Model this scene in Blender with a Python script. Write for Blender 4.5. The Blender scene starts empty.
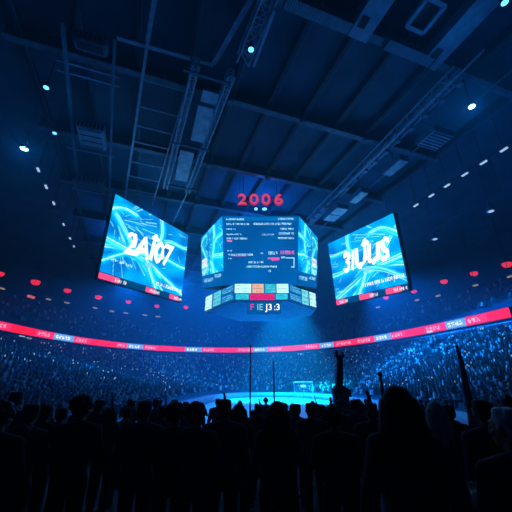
import bpy, bmesh, math, random
import numpy as np
from mathutils import Vector, Matrix, Euler
random.seed(7); rng = np.random.default_rng(7)
S = bpy.context.scene; C = S.collection; PI = math.pi

# ------------------------------------------------------------------ camera
EYE = 3.0; PITCH = math.radians(22); F = 312.0
ct, st = math.cos(PITCH), math.sin(PITCH)
cam = bpy.data.cameras.new('camera'); co = bpy.data.objects.new('camera', cam); C.objects.link(co)
co.location = (0, 0, EYE); co.rotation_euler = (PI/2 + PITCH, 0, 0)
cam.sensor_width = 36; cam.lens = F/512*36; cam.clip_end = 500; cam.clip_start = .05
S.camera = co
S.view_settings.view_transform = 'Standard'; S.view_settings.look = 'None'
S.view_settings.exposure = 0; S.view_settings.gamma = 1; S.view_settings.use_curve_mapping = False
S.cycles.use_denoising = True
S.cycles.max_bounces = 5; S.cycles.diffuse_bounces = 2; S.cycles.glossy_bounces = 2; S.cycles.volume_bounces = 0
S.cycles.sample_clamp_indirect = 2; S.cycles.volume_step_rate = 4
def ray(px, py):
    r = (px-256)/F; u = (256-py)/F
    return Vector((r, ct-u*st, st+u*ct))
def at_z(px, py, z):
    d = ray(px, py); return Vector((0, 0, EYE)) + d*((z-EYE)/d.z)
def at_y(px, py, y):
    d = ray(px, py); return Vector((0, 0, EYE)) + d*(y/d.y)
def project(P):
    x, y, z = P[..., 0], P[..., 1], P[..., 2]-EYE
    d = y*ct+z*st; u = -y*st+z*ct
    return 256+F*x/d, 256-F*u/d
PH = math.radians(-19.5)                       # the roof grid's own frame
U = Vector((math.sin(PH), math.cos(PH), 0)); V = Vector((math.cos(PH), -math.sin(PH), 0))
def roof(u, v, z): return U*u + V*v + Vector((0, 0, z))
ROOF = 31.0

# ------------------------------------------------------------------ materials
def mat(name, col, rough=.7, metal=0, noise=0, scale=3, emit=None, es=1, spec=.3):
    m = bpy.data.materials.new(name); m.use_nodes = True; n = m.node_tree.nodes; l = m.node_tree.links
    b = n['Principled BSDF']; b.inputs['Roughness'].default_value = rough; b.inputs['Metallic'].default_value = metal
    b.inputs['Specular IOR Level'].default_value = spec
    b.inputs['Base Color'].default_value = (*col, 1)
    if noise:
        t = n.new('ShaderNodeTexNoise'); t.inputs['Scale'].default_value = scale; t.inputs['Detail'].default_value = 5
        tc = n.new('ShaderNodeTexCoord'); l.new(tc.outputs['Object'], t.inputs['Vector'])
        r = n.new('ShaderNodeValToRGB')
        r.color_ramp.elements[0].color = (*[c*(1-noise) for c in col], 1); r.color_ramp.elements[1].color = (*[min(1, c*(1+noise)) for c in col], 1)
        r.color_ramp.elements[0].position = .3; r.color_ramp.elements[1].position = .7
        l.new(t.outputs['Fac'], r.inputs['Fac']); l.new(r.outputs['Color'], b.inputs['Base Color'])
    if emit:
        b.inputs['Emission Color'].default_value = (*emit, 1); b.inputs['Emission Strength'].default_value = es
    return m
def mat_attr(name, emit=0, rough=.8):
    m = bpy.data.materials.new(name); m.use_nodes = True; n = m.node_tree.nodes; l = m.node_tree.links
    b = n['Principled BSDF']; b.inputs['Roughness'].default_value = rough; b.inputs['Specular IOR Level'].default_value = .1
    a = n.new('ShaderNodeAttribute'); a.attribute_name = 'tint'
    if emit:
        b.inputs['Base Color'].default_value = (.01, .01, .015, 1)
        l.new(a.outputs['Color'], b.inputs['Emission Color']); b.inputs['Emission Strength'].default_value = emit
    else: l.new(a.outputs['Color'], b.inputs['Base Color'])
    return m
M = dict(
    concrete=mat('concrete', (.07, .12, .18), .9, 0, .35, .6),
    wall=mat('wall_paint', (.02, .07, .13), .9, 0, .3, .4),
    deck=mat('roof_deck', (.03, .10, .19), .8, 0, .35, .35),
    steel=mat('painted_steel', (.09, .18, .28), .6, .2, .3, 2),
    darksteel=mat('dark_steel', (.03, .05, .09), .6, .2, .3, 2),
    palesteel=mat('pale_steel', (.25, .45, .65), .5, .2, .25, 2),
    duct=mat('duct_sheet', (.2, .38, .55), .55, .3, .2, 1.5),
    black=mat('black_casing', (.02, .02, .025), .6, 0, .3, 2),
    panel=mat('diffuser_panel', (.35, .6, .8), .6, 0, .3, 1.2),
    ice=mat('ice', (.75, .85, .92), .35, 0, .06, .3),
    board=mat('rink_board', (.55, .6, .68), .5, 0, .1, 1),
    goal=mat('white_goal_frame', (.8, .85, .9), .5),
    net=mat('goal_net', (.55, .6, .65), .8),
    floor=mat('floor_mat', (.06, .065, .08), .9, 0, .4, 1.5),
    skin=mat('skin', (.32, .2, .15), .6, 0, .1, 8),
    skin2=mat('skin_dark', (.12, .07, .05), .6, 0, .1, 8),
    hair=mat('dark_hair', (.012, .01, .009), .7, 0, .4, 30),
    hairgrey=mat('silver_hair', (.45, .46, .5), .6, 0, .3, 40),
    hairfair=mat('fair_hair', (.42, .36, .28), .6, 0, .3, 40),
    eye=mat('eye', (.6, .6, .6), .3), lip=mat('lip', (.25, .09, .08), .5),
    jacket=mat('black_jacket', (.018, .019, .025), .85, 0, .3, 12),
    jacket2=mat('navy_jacket', (.02, .03, .06), .85, 0, .3, 12),
    jacket3=mat('grey_jacket', (.06, .06, .07), .85, 0, .3, 12),
    trousers=mat('dark_trousers', (.015, .017, .025), .9, 0, .3, 12),
    shoe=mat('shoe', (.02, .02, .02), .6),
    flag=mat('dark_cloth', (.02, .03, .05), .9, 0, .3, 4),
    red=mat('red_lamp_glass', (.3, .02, .04), .4, emit=(.95, .035, .085), es=.85),
    warm=mat('warm_lamp_glass', (.3, .25, .2), .4, emit=(.62, .58, .42), es=.42),
    pink=mat('pink_lamp_glass', (.3, .2, .2), .4, emit=(.9, .22, .2), es=.6),
    lens=mat('lamp_lens', (.5, .6, .7), .3, emit=(.12, .6, 1), es=2.2),
    lenshot=mat('bright_lamp_lens', (.5, .6, .7), .3, emit=(.25, .7, 1), es=10),
    dash=mat('strip_lamp', (.5, .6, .7), .3, emit=(.35, .68, .95), es=.95),
    white=mat('white_led', (.3, .3, .3), .4, emit=(.85, .95, 1), es=1.7),
    neon=mat('red_neon', (.3, .02, .05), .4, emit=(.5, .01, .07), es=1),
    neonpink=mat('pink_neon', (.3, .1, .15), .4, emit=(.62, .12, .26), es=1),
    pinkled=mat('pink_led', (.3, .05, .1), .4, emit=(.9, .06, .3), es=1),
    cyanled=mat('cyan_led', (.1, .3, .4), .4, emit=(.25, .8, 1), es=1),
    led=mat_attr('led_screen', 1.9), ribbon=mat_attr('led_ribbon', 1.5), cloth=mat_attr('crowd_cloth', 0),
)

# ------------------------------------------------------------------ mesh helpers
class MB:
    def __init__(s): s.bm = bmesh.new()
    def box(s, c, size, R=None):
        c = Vector(c); R = R or Matrix.Identity(3); vs = []
        for i in range(8):
            d = Vector((size[0]*((i & 1)-.5), size[1]*((i >> 1 & 1)-.5), size[2]*((i >> 2 & 1)-.5)))
            vs.append(s.bm.verts.new(c + R @ d))
        for q in ((0, 2, 3, 1), (4, 5, 7, 6), (0, 1, 5, 4), (2, 6, 7, 3), (0, 4, 6, 2), (1, 3, 7, 5)): s.bm.faces.new([vs[k] for k in q])
        return s
    def bar(s, a, b, w, h=None, up=Vector((0, 0, 1))):
        a, b = Vector(a), Vector(b); d = b-a; L = d.length; d.normalize()
        if abs(d.dot(up)) > .98: up = Vector((0, 1, 0))
        x = d.cross(up).normalized(); z = x.cross(d)
        return s.box((a+b)/2, (w, L, h or w), Matrix((x, d, z)).transposed())
    def tube(s, pts, r, n=8, r1=None):
        pts = [Vector(p) for p in pts]; rings = []
        for i, p in enumerate(pts):
            d = (pts[min(i+1, len(pts)-1)] - pts[max(i-1, 0)]).normalized()
            up = Vector((0, 0, 1)) if abs(d.z) < .95 else Vector((1, 0, 0))
            x = d.cross(up).normalized(); y = d.cross(x)
            rr = r if r1 is None else r + (r1-r)*i/(len(pts)-1)
            rings.append([s.bm.verts.new(p + rr*(math.cos(2*PI*k/n)*x + math.sin(2*PI*k/n)*y)) for k in range(n)])
        for A, B in zip(rings, rings[1:]):
            for k in range(n): s.bm.faces.new((A[k], A[(k+1) % n], B[(k+1) % n], B[k]))
        s.bm.faces.new(rings[0][::-1]); s.bm.faces.new(rings[-1]); return s
    def sphere(s, c, r, R=None, seg=16, rings=10):
        r = Vector((r, r, r)) if not hasattr(r, '__len__') else Vector(r)
        m = Matrix.Translation(Vector(c)) @ (R.to_4x4() if R else Matrix.Identity(4)) @ Matrix.Diagonal((*r, 1))
        bmesh.ops.create_uvsphere(s.bm, u_segments=seg, v_segments=rings, radius=1, matrix=m); return s
    def capsule(s, a, b, ra, rb, n=10):
        a, b = Vector(a), Vector(b); s.tube([a, b], ra, n, rb)
        s.sphere(a, ra*1.02, None, n, 8); s.sphere(b, rb*1.02, None, n, 8); return s
    def prism(s, poly, z0, z1):
        A = [s.bm.verts.new((p[0], p[1], z0)) for p in poly]; B = [s.bm.verts.new((p[0], p[1], z1)) for p in poly]
        n = len(poly)
        for k in range(n): s.bm.faces.new((A[k], A[(k+1) % n], B[(k+1) % n], B[k]))
        s.bm.faces.new(A[::-1]); s.bm.faces.new(B); return s
    def lathe(s, c, prof, n=20, R=None):
        c = Vector(c); R = R or Matrix.Identity(3)
        rings = [[s.bm.verts.new(c + R @ Vector((r*math.cos(2*PI*k/n), r*math.sin(2*PI*k/n), z))) for k in range(n)] for r, z in prof]
        for A, B in zip(rings, rings[1:]):
            for k in range(n): s.bm.faces.new((A[k], A[(k+1) % n], B[(k+1) % n], B[k]))
        s.bm.faces.new(rings[0][::-1]); s.bm.faces.new(rings[-1]); return s
    def mesh(s, name, m=None, smooth=False):
        bmesh.ops.recalc_face_normals(s.bm, faces=s.bm.faces)
        me = bpy.data.meshes.new(name); s.bm.to_mesh(me); s.bm.free()
        if m: me.materials.append(M[m] if isinstance(m, str) else m)
        if smooth: me.shade_smooth()
        return me
    def build(s, name, m, parent=None, smooth=False, pivot=None):
        return link(name, s.mesh(name, m, smooth), parent)
def link(name, me, parent=None):
    o = bpy.data.objects.new(name, me); C.objects.link(o)
    if parent is not None:
        o.parent = parent
        if not parent.get('rel'): o.matrix_parent_inverse = Matrix.Translation(-parent.location) if parent.type == 'EMPTY' else Matrix.Identity(4)
    return o
def tag(o, label=None, cat=None, group=None, kind=None):
    if label: o['label'] = label
    if cat: o['category'] = cat
    if group: o['group'] = group
    if kind: o['kind'] = kind
    return o
def thing(name, loc, label, cat, group=None):
    """an Empty at the thing's base; children are given in world coordinates"""
    o = bpy.data.objects.new(name, None); C.objects.link(o); o.location = loc; o.empty_display_size = .2
    return tag(o, label, cat, group)
def copy_tree(o, parent=None):
    c = o.copy(); C.objects.link(c)
    if parent: c.parent = parent
    for ch in list(o.children): copy_tree(ch, c)
    return c
def np_mesh(name, verts, faces, m, tint=None, domain='POINT'):
    me = bpy.data.meshes.new(name)
    k = faces.shape[1]
    me.vertices.add(len(verts)); me.vertices.foreach_set('co', verts.astype(np.float32).ravel())
    me.loops.add(faces.size); me.loops.foreach_set('vertex_index', faces.astype(np.int32).ravel())
    me.polygons.add(len(faces)); me.polygons.foreach_set('loop_start', np.arange(0, faces.size, k, dtype=np.int32))
    me.update(calc_edges=True)
    if tint is not None:
        a = me.attributes.new('tint', 'FLOAT_COLOR', domain)
        a.data.foreach_set('color', np.concatenate([tint, np.ones((len(tint), 1))], 1).astype(np.float32).ravel())
    me.materials.append(M[m]); return me
def remesh(me, vox, smooth=3):
    o = bpy.data.objects.new('tmp', me); C.objects.link(o)
    r = o.modifiers.new('r', 'REMESH'); r.mode = 'VOXEL'; r.voxel_size = vox
    if smooth:
        q = o.modifiers.new('s', 'SMOOTH'); q.iterations = smooth; q.factor = .5
    dg = bpy.context.evaluated_depsgraph_get(); dg.update()
    out = bpy.data.meshes.new_from_object(o.evaluated_get(dg)); bpy.data.objects.remove(o)
    out.shade_smooth(); return out
def text_mesh(txt, size, extrude=.02, bold=0, shear=0, spacing=1):
    cu = bpy.data.curves.new('t', 'FONT'); cu.body = txt; cu.size = size; cu.extrude = extrude; cu.offset = bold
    cu.shear = shear; cu.align_x = 'CENTER'; cu.align_y = 'CENTER'; cu.space_character = spacing; cu.resolution_u = 4
    o = bpy.data.objects.new('t', cu); C.objects.link(o)
    dg = bpy.context.evaluated_depsgraph_get(); dg.update()
    me = bpy.data.meshes.new_from_object(o.evaluated_get(dg)); bpy.data.objects.remove(o); return me
def place_text(name, txt, size, m, parent, M4, **k):
    rag = k.pop('rag', 0); me = text_mesh(txt, size, **k)
    for v in me.vertices:                       # ragged brush-like outline
        if rag: h = math.sin(v.co.x*37.7+v.co.y*61.3)*43758.5; h -= math.floor(h); g2 = math.sin(v.co.x*71.1-v.co.y*29.9)*24634.6; g2 -= math.floor(g2); v.co.x += (h-.5)*rag; v.co.y += (g2-.5)*rag*1.3
    me.transform(M4); me.materials.clear(); me.materials.append(M[m])
    return link(name, me, parent)

# ------------------------------------------------------------------ the bowl
def sup(cx, cy, a, b, n, ro, t):
    c, s = np.cos(t), np.sin(t)
    x = a*np.sign(c)*np.abs(c)**(2/n); y = b*np.sign(s)*np.abs(s)**(2/n)
    return np.stack([cx+x*np.cos(ro)-y*np.sin(ro), cy+x*np.sin(ro)+y*np.cos(ro)], -1)
def ring(t, off=0): return sup(-2.84, 36.52, 40.65+off, 65.63+off, 2.357, .194, np.asarray(t, float))
def inner(t, off=0): return sup(3.6, 33.0, 10.6+off, 38.5+off, 3.2, .03, np.asarray(t, float))
T0, T1 = -.42, PI+.42                           # the part of the ring ahead of the viewer
def strip(name, curves, m, n=200, kind='structure', t0=T0, t1=T1):
    """a swept profile: curves = list of (function, offset, z)"""
    t = np.linspace(t0, t1, n); k = len(curves)
    vs = np.concatenate([np.concatenate([f(t, o), np.full((n, 1), z)], 1) for f, o, z in curves])
    fs = [(j*n+i, j*n+i+1, (j+1)*n+i+1, (j+1)*n+i) for j in range(k-1) for i in range(n-1)]
    o = link(name, np_mesh(name, vs, np.array(fs), m)); o['kind'] = kind; return o
ROWS = 40; Z0, Z1 = .9, 9.6
def prow(r): return Z0 + (Z1-Z0)*(.72*r + .28*r*r)
def bowl(t, r):
    return inner(t, 1.5)*(1-r) + ring(t, -3.0)*r
def terrace():
    n = 200; t = np.linspace(T0, T1, n); vs = []; k = 0
    for i in range(ROWS):
        z = prow(i/ROWS)
        for r in (i/ROWS, (i+1)/ROWS): vs.append(np.concatenate([bowl(t, r), np.full((n, 1), z)], 1)); k += 1
    vs = np.concatenate(vs)
    fs = np.array([(j*n+i, j*n+i+1, (j+1)*n+i+1, (j+1)*n+i) for j in range(k-1) for i in range(n-1)])
    o = link('floor_stands', np_mesh('floor_stands', vs, fs, 'concrete')); o['kind'] = 'structure'
terrace()
strip('wall_concourse', [(ring, -3.0, Z1), (ring, -2.0, Z1), (ring, -1.9, 11.0), (ring, -.4, 11.0), (ring, -.3, 13.4), (ring, 1.4, 13.4), (ring, 1.4, 14.2)], 'wall')
# upper deck, stepped
cv = []
for i in range(18):
    cv += [(ring, 1.4+i*.8, 14.2+i*.45), (ring, 1.4+(i+1)*.8, 14.2+i*.45)]
strip('floor_gallery', cv, 'concrete')
strip('wall_back', [(ring, 15.8, 21.8), (ring, 16.0, ROOF)], 'wall')
strip('trim_1', [(ring, -3.05, 10.55), (ring, -3.05, 10.66), (ring, -2.9, 10.66), (ring, -2.9, 10.55)], 'palesteel')     # the pale rail under the LED ribbon
strip('wall_rink', [(inner, 1.5, Z0), (inner, 1.5, 0), (inner, 0, 0), (inner, 0, 1.0), (inner, .12, 1.0), (inner, .12, 0)], 'board')
# behind the viewer the hall is closed
b = MB(); b.box((0, -19, 15), (130, .4, 32)); o = b.build('wall_front', 'wall'); o['kind'] = 'structure'
# ice and the ramped standing floor
t = np.linspace(0, 2*PI, 160, endpoint=False); P = inner(t, 0)
b = MB(); b.prism([p for p in P], -.2, .02); o = b.build('floor_ice', 'ice'); o['kind'] = 'structure'
FB, FS = 1.3, .045
def floor_z(y): return FB - FS*y
b = MB(); xs = (-6.2, 13.2); ys = (-18, 24)
A = [b.bm.verts.new((x, y, floor_z(y) - d)) for d in (0, 3.2) for y in ys for x in xs]
A = A[:4] + [b.bm.verts.new((v.co.x, v.co.y, -.4)) for v in A[:4]]
for q in ((0, 1, 3, 2), (4, 6, 7, 5), (0, 4, 5, 1), (2, 3, 7, 6), (0, 2, 6, 4), (1, 5, 7, 3)): b.bm.faces.new([A[k] for k in q])
o = b.build('floor', 'floor'); o['kind'] = 'structure'
b = MB(); b.box((0, 40, -.8), (140, 190, .8)); o = b.build('floor_base', 'concrete'); o['kind'] = 'structure'
# ------------------------------------------------------------------ roof
Rr = Matrix((V, U, Vector((0, 0, 1)))).transposed()
b = MB(); b.box(roof(45, 10, ROOF+.3), (150, 175, .6), Rr); o = b.build('ceiling', 'deck'); o['kind'] = 'structure'
def ibeam(b, p, q, h, w, tf=.12):
    p, q = Vector(p), Vector(q); up = Vector((0, 0, 1))
    b.bar(p, q, .1, h); b.bar(p-up*(h/2), q-up*(h/2), w, tf); b.bar(p+up*(h/2-tf/2), q+up*(h/2-tf/2), w, tf)
ords = ['nearest', 'second', 'third', 'fourth', 'fifth', 'sixth', 'seventh', 'eighth', 'ninth', 'tenth', 'eleventh', 'twelfth']
for i, u in enumerate((4, 13, 23, 33.6, 44, 55, 66, 77, 88)):
    g = thing('roof_girder', roof(u, 10, ROOF-1.6), 'deep blue-grey steel girder crossing under the roof deck, %s from the viewer' % ords[i], 'girder', 'roof girders')
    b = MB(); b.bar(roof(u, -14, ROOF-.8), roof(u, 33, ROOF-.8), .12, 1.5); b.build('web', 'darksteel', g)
    b = MB(); b.bar(roof(u, -14, ROOF-1.55), roof(u, 33, ROOF-1.55), .62, .14); b.build('lower_flange', 'steel', g)
    for v in (5.4, 13.6, 21.8):
        b = MB(); b.lathe(roof(u, v, ROOF-1.85), [(.34, 0), (.4, .12), (.4, .3), (.2, .42)], 12); b.build('node_plate', 'steel', g)
for i, v in enumerate((-13, -8.2, -3.6, .9, 5.4, 9.5, 13.6, 17.7, 21.8, 26, 32.6)):
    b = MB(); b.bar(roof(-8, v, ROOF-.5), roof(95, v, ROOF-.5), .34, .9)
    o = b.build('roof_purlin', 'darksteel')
    tag(o, 'dark roof beam running lengthwise over the arena, %s from the left' % ords[i], 'roof beam', 'roof purlins')
    b = MB(); b.bar(roof(-8, v+.3, ROOF-.98), roof(95, v+.3, ROOF-.98), .07); b.build('edge_strip', 'steel', o)
# flat ladder truss at left
zt = 29.0
g = thing('ladder_truss', roof(28, -3.2, zt), 'long thin ladder-like steel truss hanging left of the lit catwalk', 'truss')
for a, c, w in (((15.5, -2.3), (46, -5.3), .24), ((22, 1.0), (46, -1.2), .13)):
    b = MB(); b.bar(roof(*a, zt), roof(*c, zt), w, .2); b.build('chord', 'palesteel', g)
for u in (23, 26.3, 29.1, 31.8, 35.7, 39, 42.5):
    v0 = -2.3 - (u-15.5)*.0984; v1 = 1.0 - (u-22)*.0917
    b = MB(); b.bar(roof(u, v0, zt), roof(u, v1, zt), .13, .13); b.build('rung', 'palesteel', g)
    b = MB(); b.bar(roof(u-1.4, (v0+v1)/2, zt-.1), roof(u+1.2, (v0+v1)/2, zt-.1), .06); b.build('cross_tie', 'steel', g)
for v in (-2.9, -4.4):
    b = MB(); b.bar(roof(21+(v+2.9)*-9, v, zt), roof(21+(v+2.9)*-9, v, ROOF), .06); b.build('hanger', 'steel', g)
g = thing('spreader_beam', roof(19.7, -1, zt), 'straight pale steel beam crossing the near end of the ladder truss', 'beam')
b = MB(); b.bar(roof(19.9, -5.2, zt+.3), roof(19.6, 2.9, zt+.3), .34, .26); b.build('beam', 'palesteel', g)
for u, v in ((19.9, -4.6), (19.6, 2.6)): b = MB(); b.bar(roof(u, v, zt+.4), roof(u, v, ROOF), .06); b.build('hanger', 'steel', g)
g = thing('support_bar', roof(16, 3.5, zt), 'steel bar rising from the spreader beam towards the top edge', 'beam')
b = MB(); b.bar(roof(19.4, 2.9, zt+.3), roof(9, 5.6, zt+.3), .42, .3); b.build('bar', 'palesteel', g)
b = MB(); b.box(roof(12.6, 4.7, zt+.3), (.7, .5, .6), Rr); b.build('clamp', 'steel', g)
g = thing('support_bar', roof(14, -2.4, zt), 'pale steel bar running from the spreader beam to the top edge left of centre', 'beam')
b = MB(); b.bar(roof(19.2, -2.7, zt+.1), roof(8, -1.3, zt+.1), .36, .24); b.build('bar', 'palesteel', g)
b = MB(); b.bar(roof(16, -2.3, zt+.2), roof(16, -2.3, ROOF), .05); b.build('hanger', 'steel', g)
def lattice(b, a, c, w, h, step, r=.05):
    """box truss between roof-frame points a, c"""
    (u0, v0), (u1, v1), z = a, c, h[0]; H = h[1]
    n = max(2, int(abs(u1-u0)/step)); P = []
    for i in range(n+1):
        k = i/n; u = u0+(u1-u0)*k; v = v0+(v1-v0)*k
        P.append([roof(u, v+s*w/2, z+q*H) for s in (-1, 1) for q in (0, 1)])
    for j in range(4): b.tube([P[0][j], P[-1][j]], r*1.4, 6)
    for i in range(n):
        for j, k in ((0, 1), (2, 3), (0, 2), (1, 3)):
            b.tube([P[i][j], P[i+1][k]] if i % 2 else [P[i+1][j], P[i][k]], r*.7, 5)
            b.tube([P[i][j], P[i][k]], r*.7, 5)
# lit catwalk with panels, left of centre
g = thing('catwalk', roof(28, 2.6, 27), 'hanging steel catwalk with three pale underside panels above the left screen', 'catwalk')
for v0, v1 in ((1.35, .35), (4.35, 3.3)):
    b = MB(); lattice(b, (18.5, v0), (37.5, v1), .5, (27.1, .9), .7, .07); b.build('side_truss', 'palesteel', g)
for q in (((20.6, 21.9), (2.3, 3.75)), ((22.4, 27.2), (2.2, 3.7)), ((29.2, 35.0), (1.35, 2.9))):
    (u0, u1), (v0, v1) = q
    b = MB(); b.box(roof((u0+u1)/2, (v0+v1)/2, 27.15), (v1-v0, u1-u0, .14), Rr); b.build('underside_panel', 'panel', g)
for u in (19.2, 28.2, 36.5):
    b = MB(); b.bar(roof(u, .4, 27.05), roof(u, 4.4, 27.05), .22, .2); b.build('cross_bar', 'steel', g)
    for v in (.9, 3.9): b = MB(); b.bar(roof(u, v, 28), roof(u, v, ROOF), .05); b.build('hanger', 'steel', g)
g = thing('suspension_cable', roof(30, 4.4, 28), 'thin steel cable sloping down toward the top of the left screen', 'cable')
b = MB(); b.tube([roof(37.5, 3.3, 27.2), roof(60, 1.2, 27.6)], .09, 6); b.build('cable', 'palesteel', g)
b = MB(); b.lathe(roof(37.5, 3.3, 27.1), [(.16, 0), (.2, .1), (.16, .3)], 10); b.build('shackle', 'steel', g)
# upper box truss at the top edge
g = thing('box_truss', roof(12, 5, 27.5), 'lattice box truss with a small blue lamp at the top edge', 'truss')
b = MB(); lattice(b, (6, 5.8), (17.5, 5.0), 1.0, (27.6, 1.0), .9, .07); b.build('lattice', 'palesteel', g)
b = MB(); b.box(roof(15, 5.9, 27.5), (.22, 4.5, .25), Rr); b.build('side_rail', 'palesteel', g)
for u in (8, 16):
    b = MB(); b.bar(roof(u, 5.5, 28.5), roof(u, 5.5, ROOF), .06); b.build('hanger', 'steel', g)
# left hanging frame and its three boxes
g = thing('hanging_frame', roof(31, -8, 28), 'dark steel frame of two long rails carrying boxes at upper left', 'frame')
for v0, v1, w in ((-8.6, -11.2, .28), (-5.0, -7.2, .22)):
    b = MB(); b.bar(roof(19, v0, 28), roof(44, v1, 28), w, .3); b.build('rail', 'steel', g)
for u in (22.6, 23.6, 34.2, 43.2):
    k = (u-19)/25
    b = MB(); b.bar(roof(u, -8.6-2.6*k-.8, 28.05), roof(u, -5.0-2.2*k+.5, 28.05), .16, .2); b.build('cross_rail', 'palesteel', g)
for u in (20, 43):
    k = (u-19)/25
    for v in (-8.6-2.6*k, -5.0-2.2*k): b = MB(); b.bar(roof(u, v, 28.1), roof(u, v, ROOF), .06); b.build('hanger', 'steel', g)
for (u0, u1, v0, v1), lab in (((19.2, 20.3, -7.8, -5.5), 'slim louvred speaker box nearest the top in the upper-left frame'),
                              ((29.0, 32.2, -9.1, -6.5), 'big pale louvred speaker box hanging in the middle of the upper-left frame'),
                              ((39.2, 41.6, -11.1, -7.4), 'wide dark louvred box at the far end of the upper-left frame, above the left screen')):
    uc, vc = (u0+u1)/2, (v0+v1)/2
    g = thing('speaker_box', roof(uc, vc, 27), lab, 'speaker')
    b = MB(); b.box(roof(uc, vc, 27.5), (v1-v0, u1-u0, .9), Rr); bmesh.ops.bevel(b.bm, geom=b.bm.edges[:], offset=.08, segments=2, affect='EDGES'); b.build('cabinet', 'duct' if u0 == 29 else 'steel', g)
    b = MB()
    for i in range(7): b.box(roof(u0-.03, v0+(v1-v0)*(i+.5)/7, 27.5), ((v1-v0)/7*.55, .08, .6), Rr)
    for i in range(4): b.box(roof(u0+.3+(u1-u0-.6)*i/3, vc, 27.03), ((v1-v0)*.8, .12, .06), Rr)
    b.build('louvre', 'darksteel', g)
    for v in (v0+.3, v1-.3): b = MB(); b.bar(roof(uc, v, 27.9), roof(uc, v, 28.4), .07); b.build('bracket', 'steel', g)
# ducts with grilles at the top
for lab, v0, v1, dv, du in (('pale ventilation duct with a long louvred grille at the top centre', 6.6, 11.9, 13.0, 5.5), ('pale ventilation duct with a louvred grille near the top right corner', 15.5, 20.2, 20.2, 5)):
    g = thing('ventilation_duct', roof(12, (v0+v1)/2, 28), lab, 'duct')
    b = MB(); b.box(roof(12.4, (v0+v1)/2+.1, 28.5), (v1-v0+.2, .9, .8), Rr); b.build('cross_duct', 'steel', g)
    b = MB()
    for i in range(26): b.box(roof(12.35, v0+(v1-v0)*(i+.5)/26, 28.06), ((v1-v0)/26*.55, .8, .08), Rr)
    b.build('grille', 'duct', g)
    b = MB(); b.box(roof(13-du, dv, 28.6), (1.7, 2*du-.3, 1.0), Rr); b.build('main_duct', 'duct', g)
    b = MB(); b.box(roof(11.6, dv-.3, 28.08), (.6, .8, .12), Rr); b.build('access_hatch', 'black', g)
    for u in (12.4, 6): b = MB(); b.bar(roof(u, dv, 29), roof(u, dv, ROOF), .06); b.build('hanger', 'steel', g)
g = thing('ceiling_hatch', roof(9.7, 16.7, 28), 'square pale frame around a dark opening at the top right', 'hatch')
b = MB()
for a, c in (((8.7, 15.9), (8.7, 17.5)), ((10.7, 15.9), (10.7, 17.5)), ((8.7, 15.9), (10.7, 15.9)), ((8.7, 17.5), (10.7, 17.5))): b.bar(roof(*a, 28.1), roof(*c, 28.1), .3, .3)
b.build('frame', 'duct', g)
b = MB(); b.box(roof(9.7, 16.7, 28.3), (1.5, 1.9, .1), Rr); b.build('cover', 'black', g)
b = MB(); b.bar(roof(9.7, 16.7, 28.3), roof(9.7, 16.7, ROOF), .1); b.build('stem', 'steel', g)
# right catwalk and its flood banks
g = thing('catwalk', roof(26, 24, 27), 'long lattice catwalk running along the right side under the roof', 'catwalk')
b = MB(); lattice(b, (12.5, 23.6), (42, 24.6), .7, (28.1, 1.1), .8, .085); b.build('lattice', 'palesteel', g)
b = MB(); b.tube([roof(10, 23.2, 28.0), roof(43, 24.4, 28.0)], .1, 8); b.build('edge_pipe', 'palesteel', g)
b = MB(); b.tube([roof(10, 26.9, 27.7), roof(43, 26.6, 27.7)], .09, 8); b.build('outer_pipe', 'steel', g)
for u in np.arange(13, 42, 1.9):
    b = MB(); b.box(roof(u, 24.1, 27.95), (.5, .5, .35), Rr); b.build('junction_box', 'duct', g)
for u in (14, 22, 31, 40):
    b = MB(); b.bar(roof(u, 24.1, 29.2), roof(u, 24.1, ROOF), .07); b.build('hanger', 'steel', g)
for (u0, u1, v0, v1), lab in (((16.6, 19.0, 24.6, 27.3), 'square slatted flood lamp bank nearest the viewer on the right catwalk'), ((21.2, 24.3, 24.6, 25.9), 'long pale flood lamp bank second along the right catwalk'),
                              ((28.0, 30.9, 24.5, 25.8), 'pale flood lamp bank third along the right catwalk'), ((32.5, 36.6, 23.8, 25.8), 'farthest double flood lamp bank on the right catwalk, above the right screen')):
    uc, vc = (u0+u1)/2, (v0+v1)/2
    g = thing('flood_lamp_bank', roof(uc, vc, 26), lab, 'flood lamp')
    b = MB(); b.box(roof(uc, vc, 26.5), (v1-v0, u1-u0, .7), Rr); bmesh.ops.bevel(b.bm, geom=b.bm.edges[:], offset=.06, segments=2, affect='EDGES'); b.build('housing', 'steel', g)
    n = 2 if u0 > 32 else 1
    for i in range(n):
        L = (u1-u0)/n
        b = MB(); b.box(roof(u0+L*(i+.5), vc, 26.1), (v1-v0-.2, L-.25, .1), Rr); b.build('diffuser', 'panel', g)
    if u0 < 17:
        b = MB()
        for i in range(6): b.box(roof(u0+.3+i*.36, vc, 26.02), (v1-v0-.3, .09, .08), Rr)
        b.build('slats', 'darksteel', g)
    b = MB(); b.bar(roof(uc, vc, 26.8), roof(uc, vc, 28.2), .09); b.bar(roof(uc, vc, 28.1), roof(uc, 24.1, 28.1), .09); b.build('bracket', 'steel', g)
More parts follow.
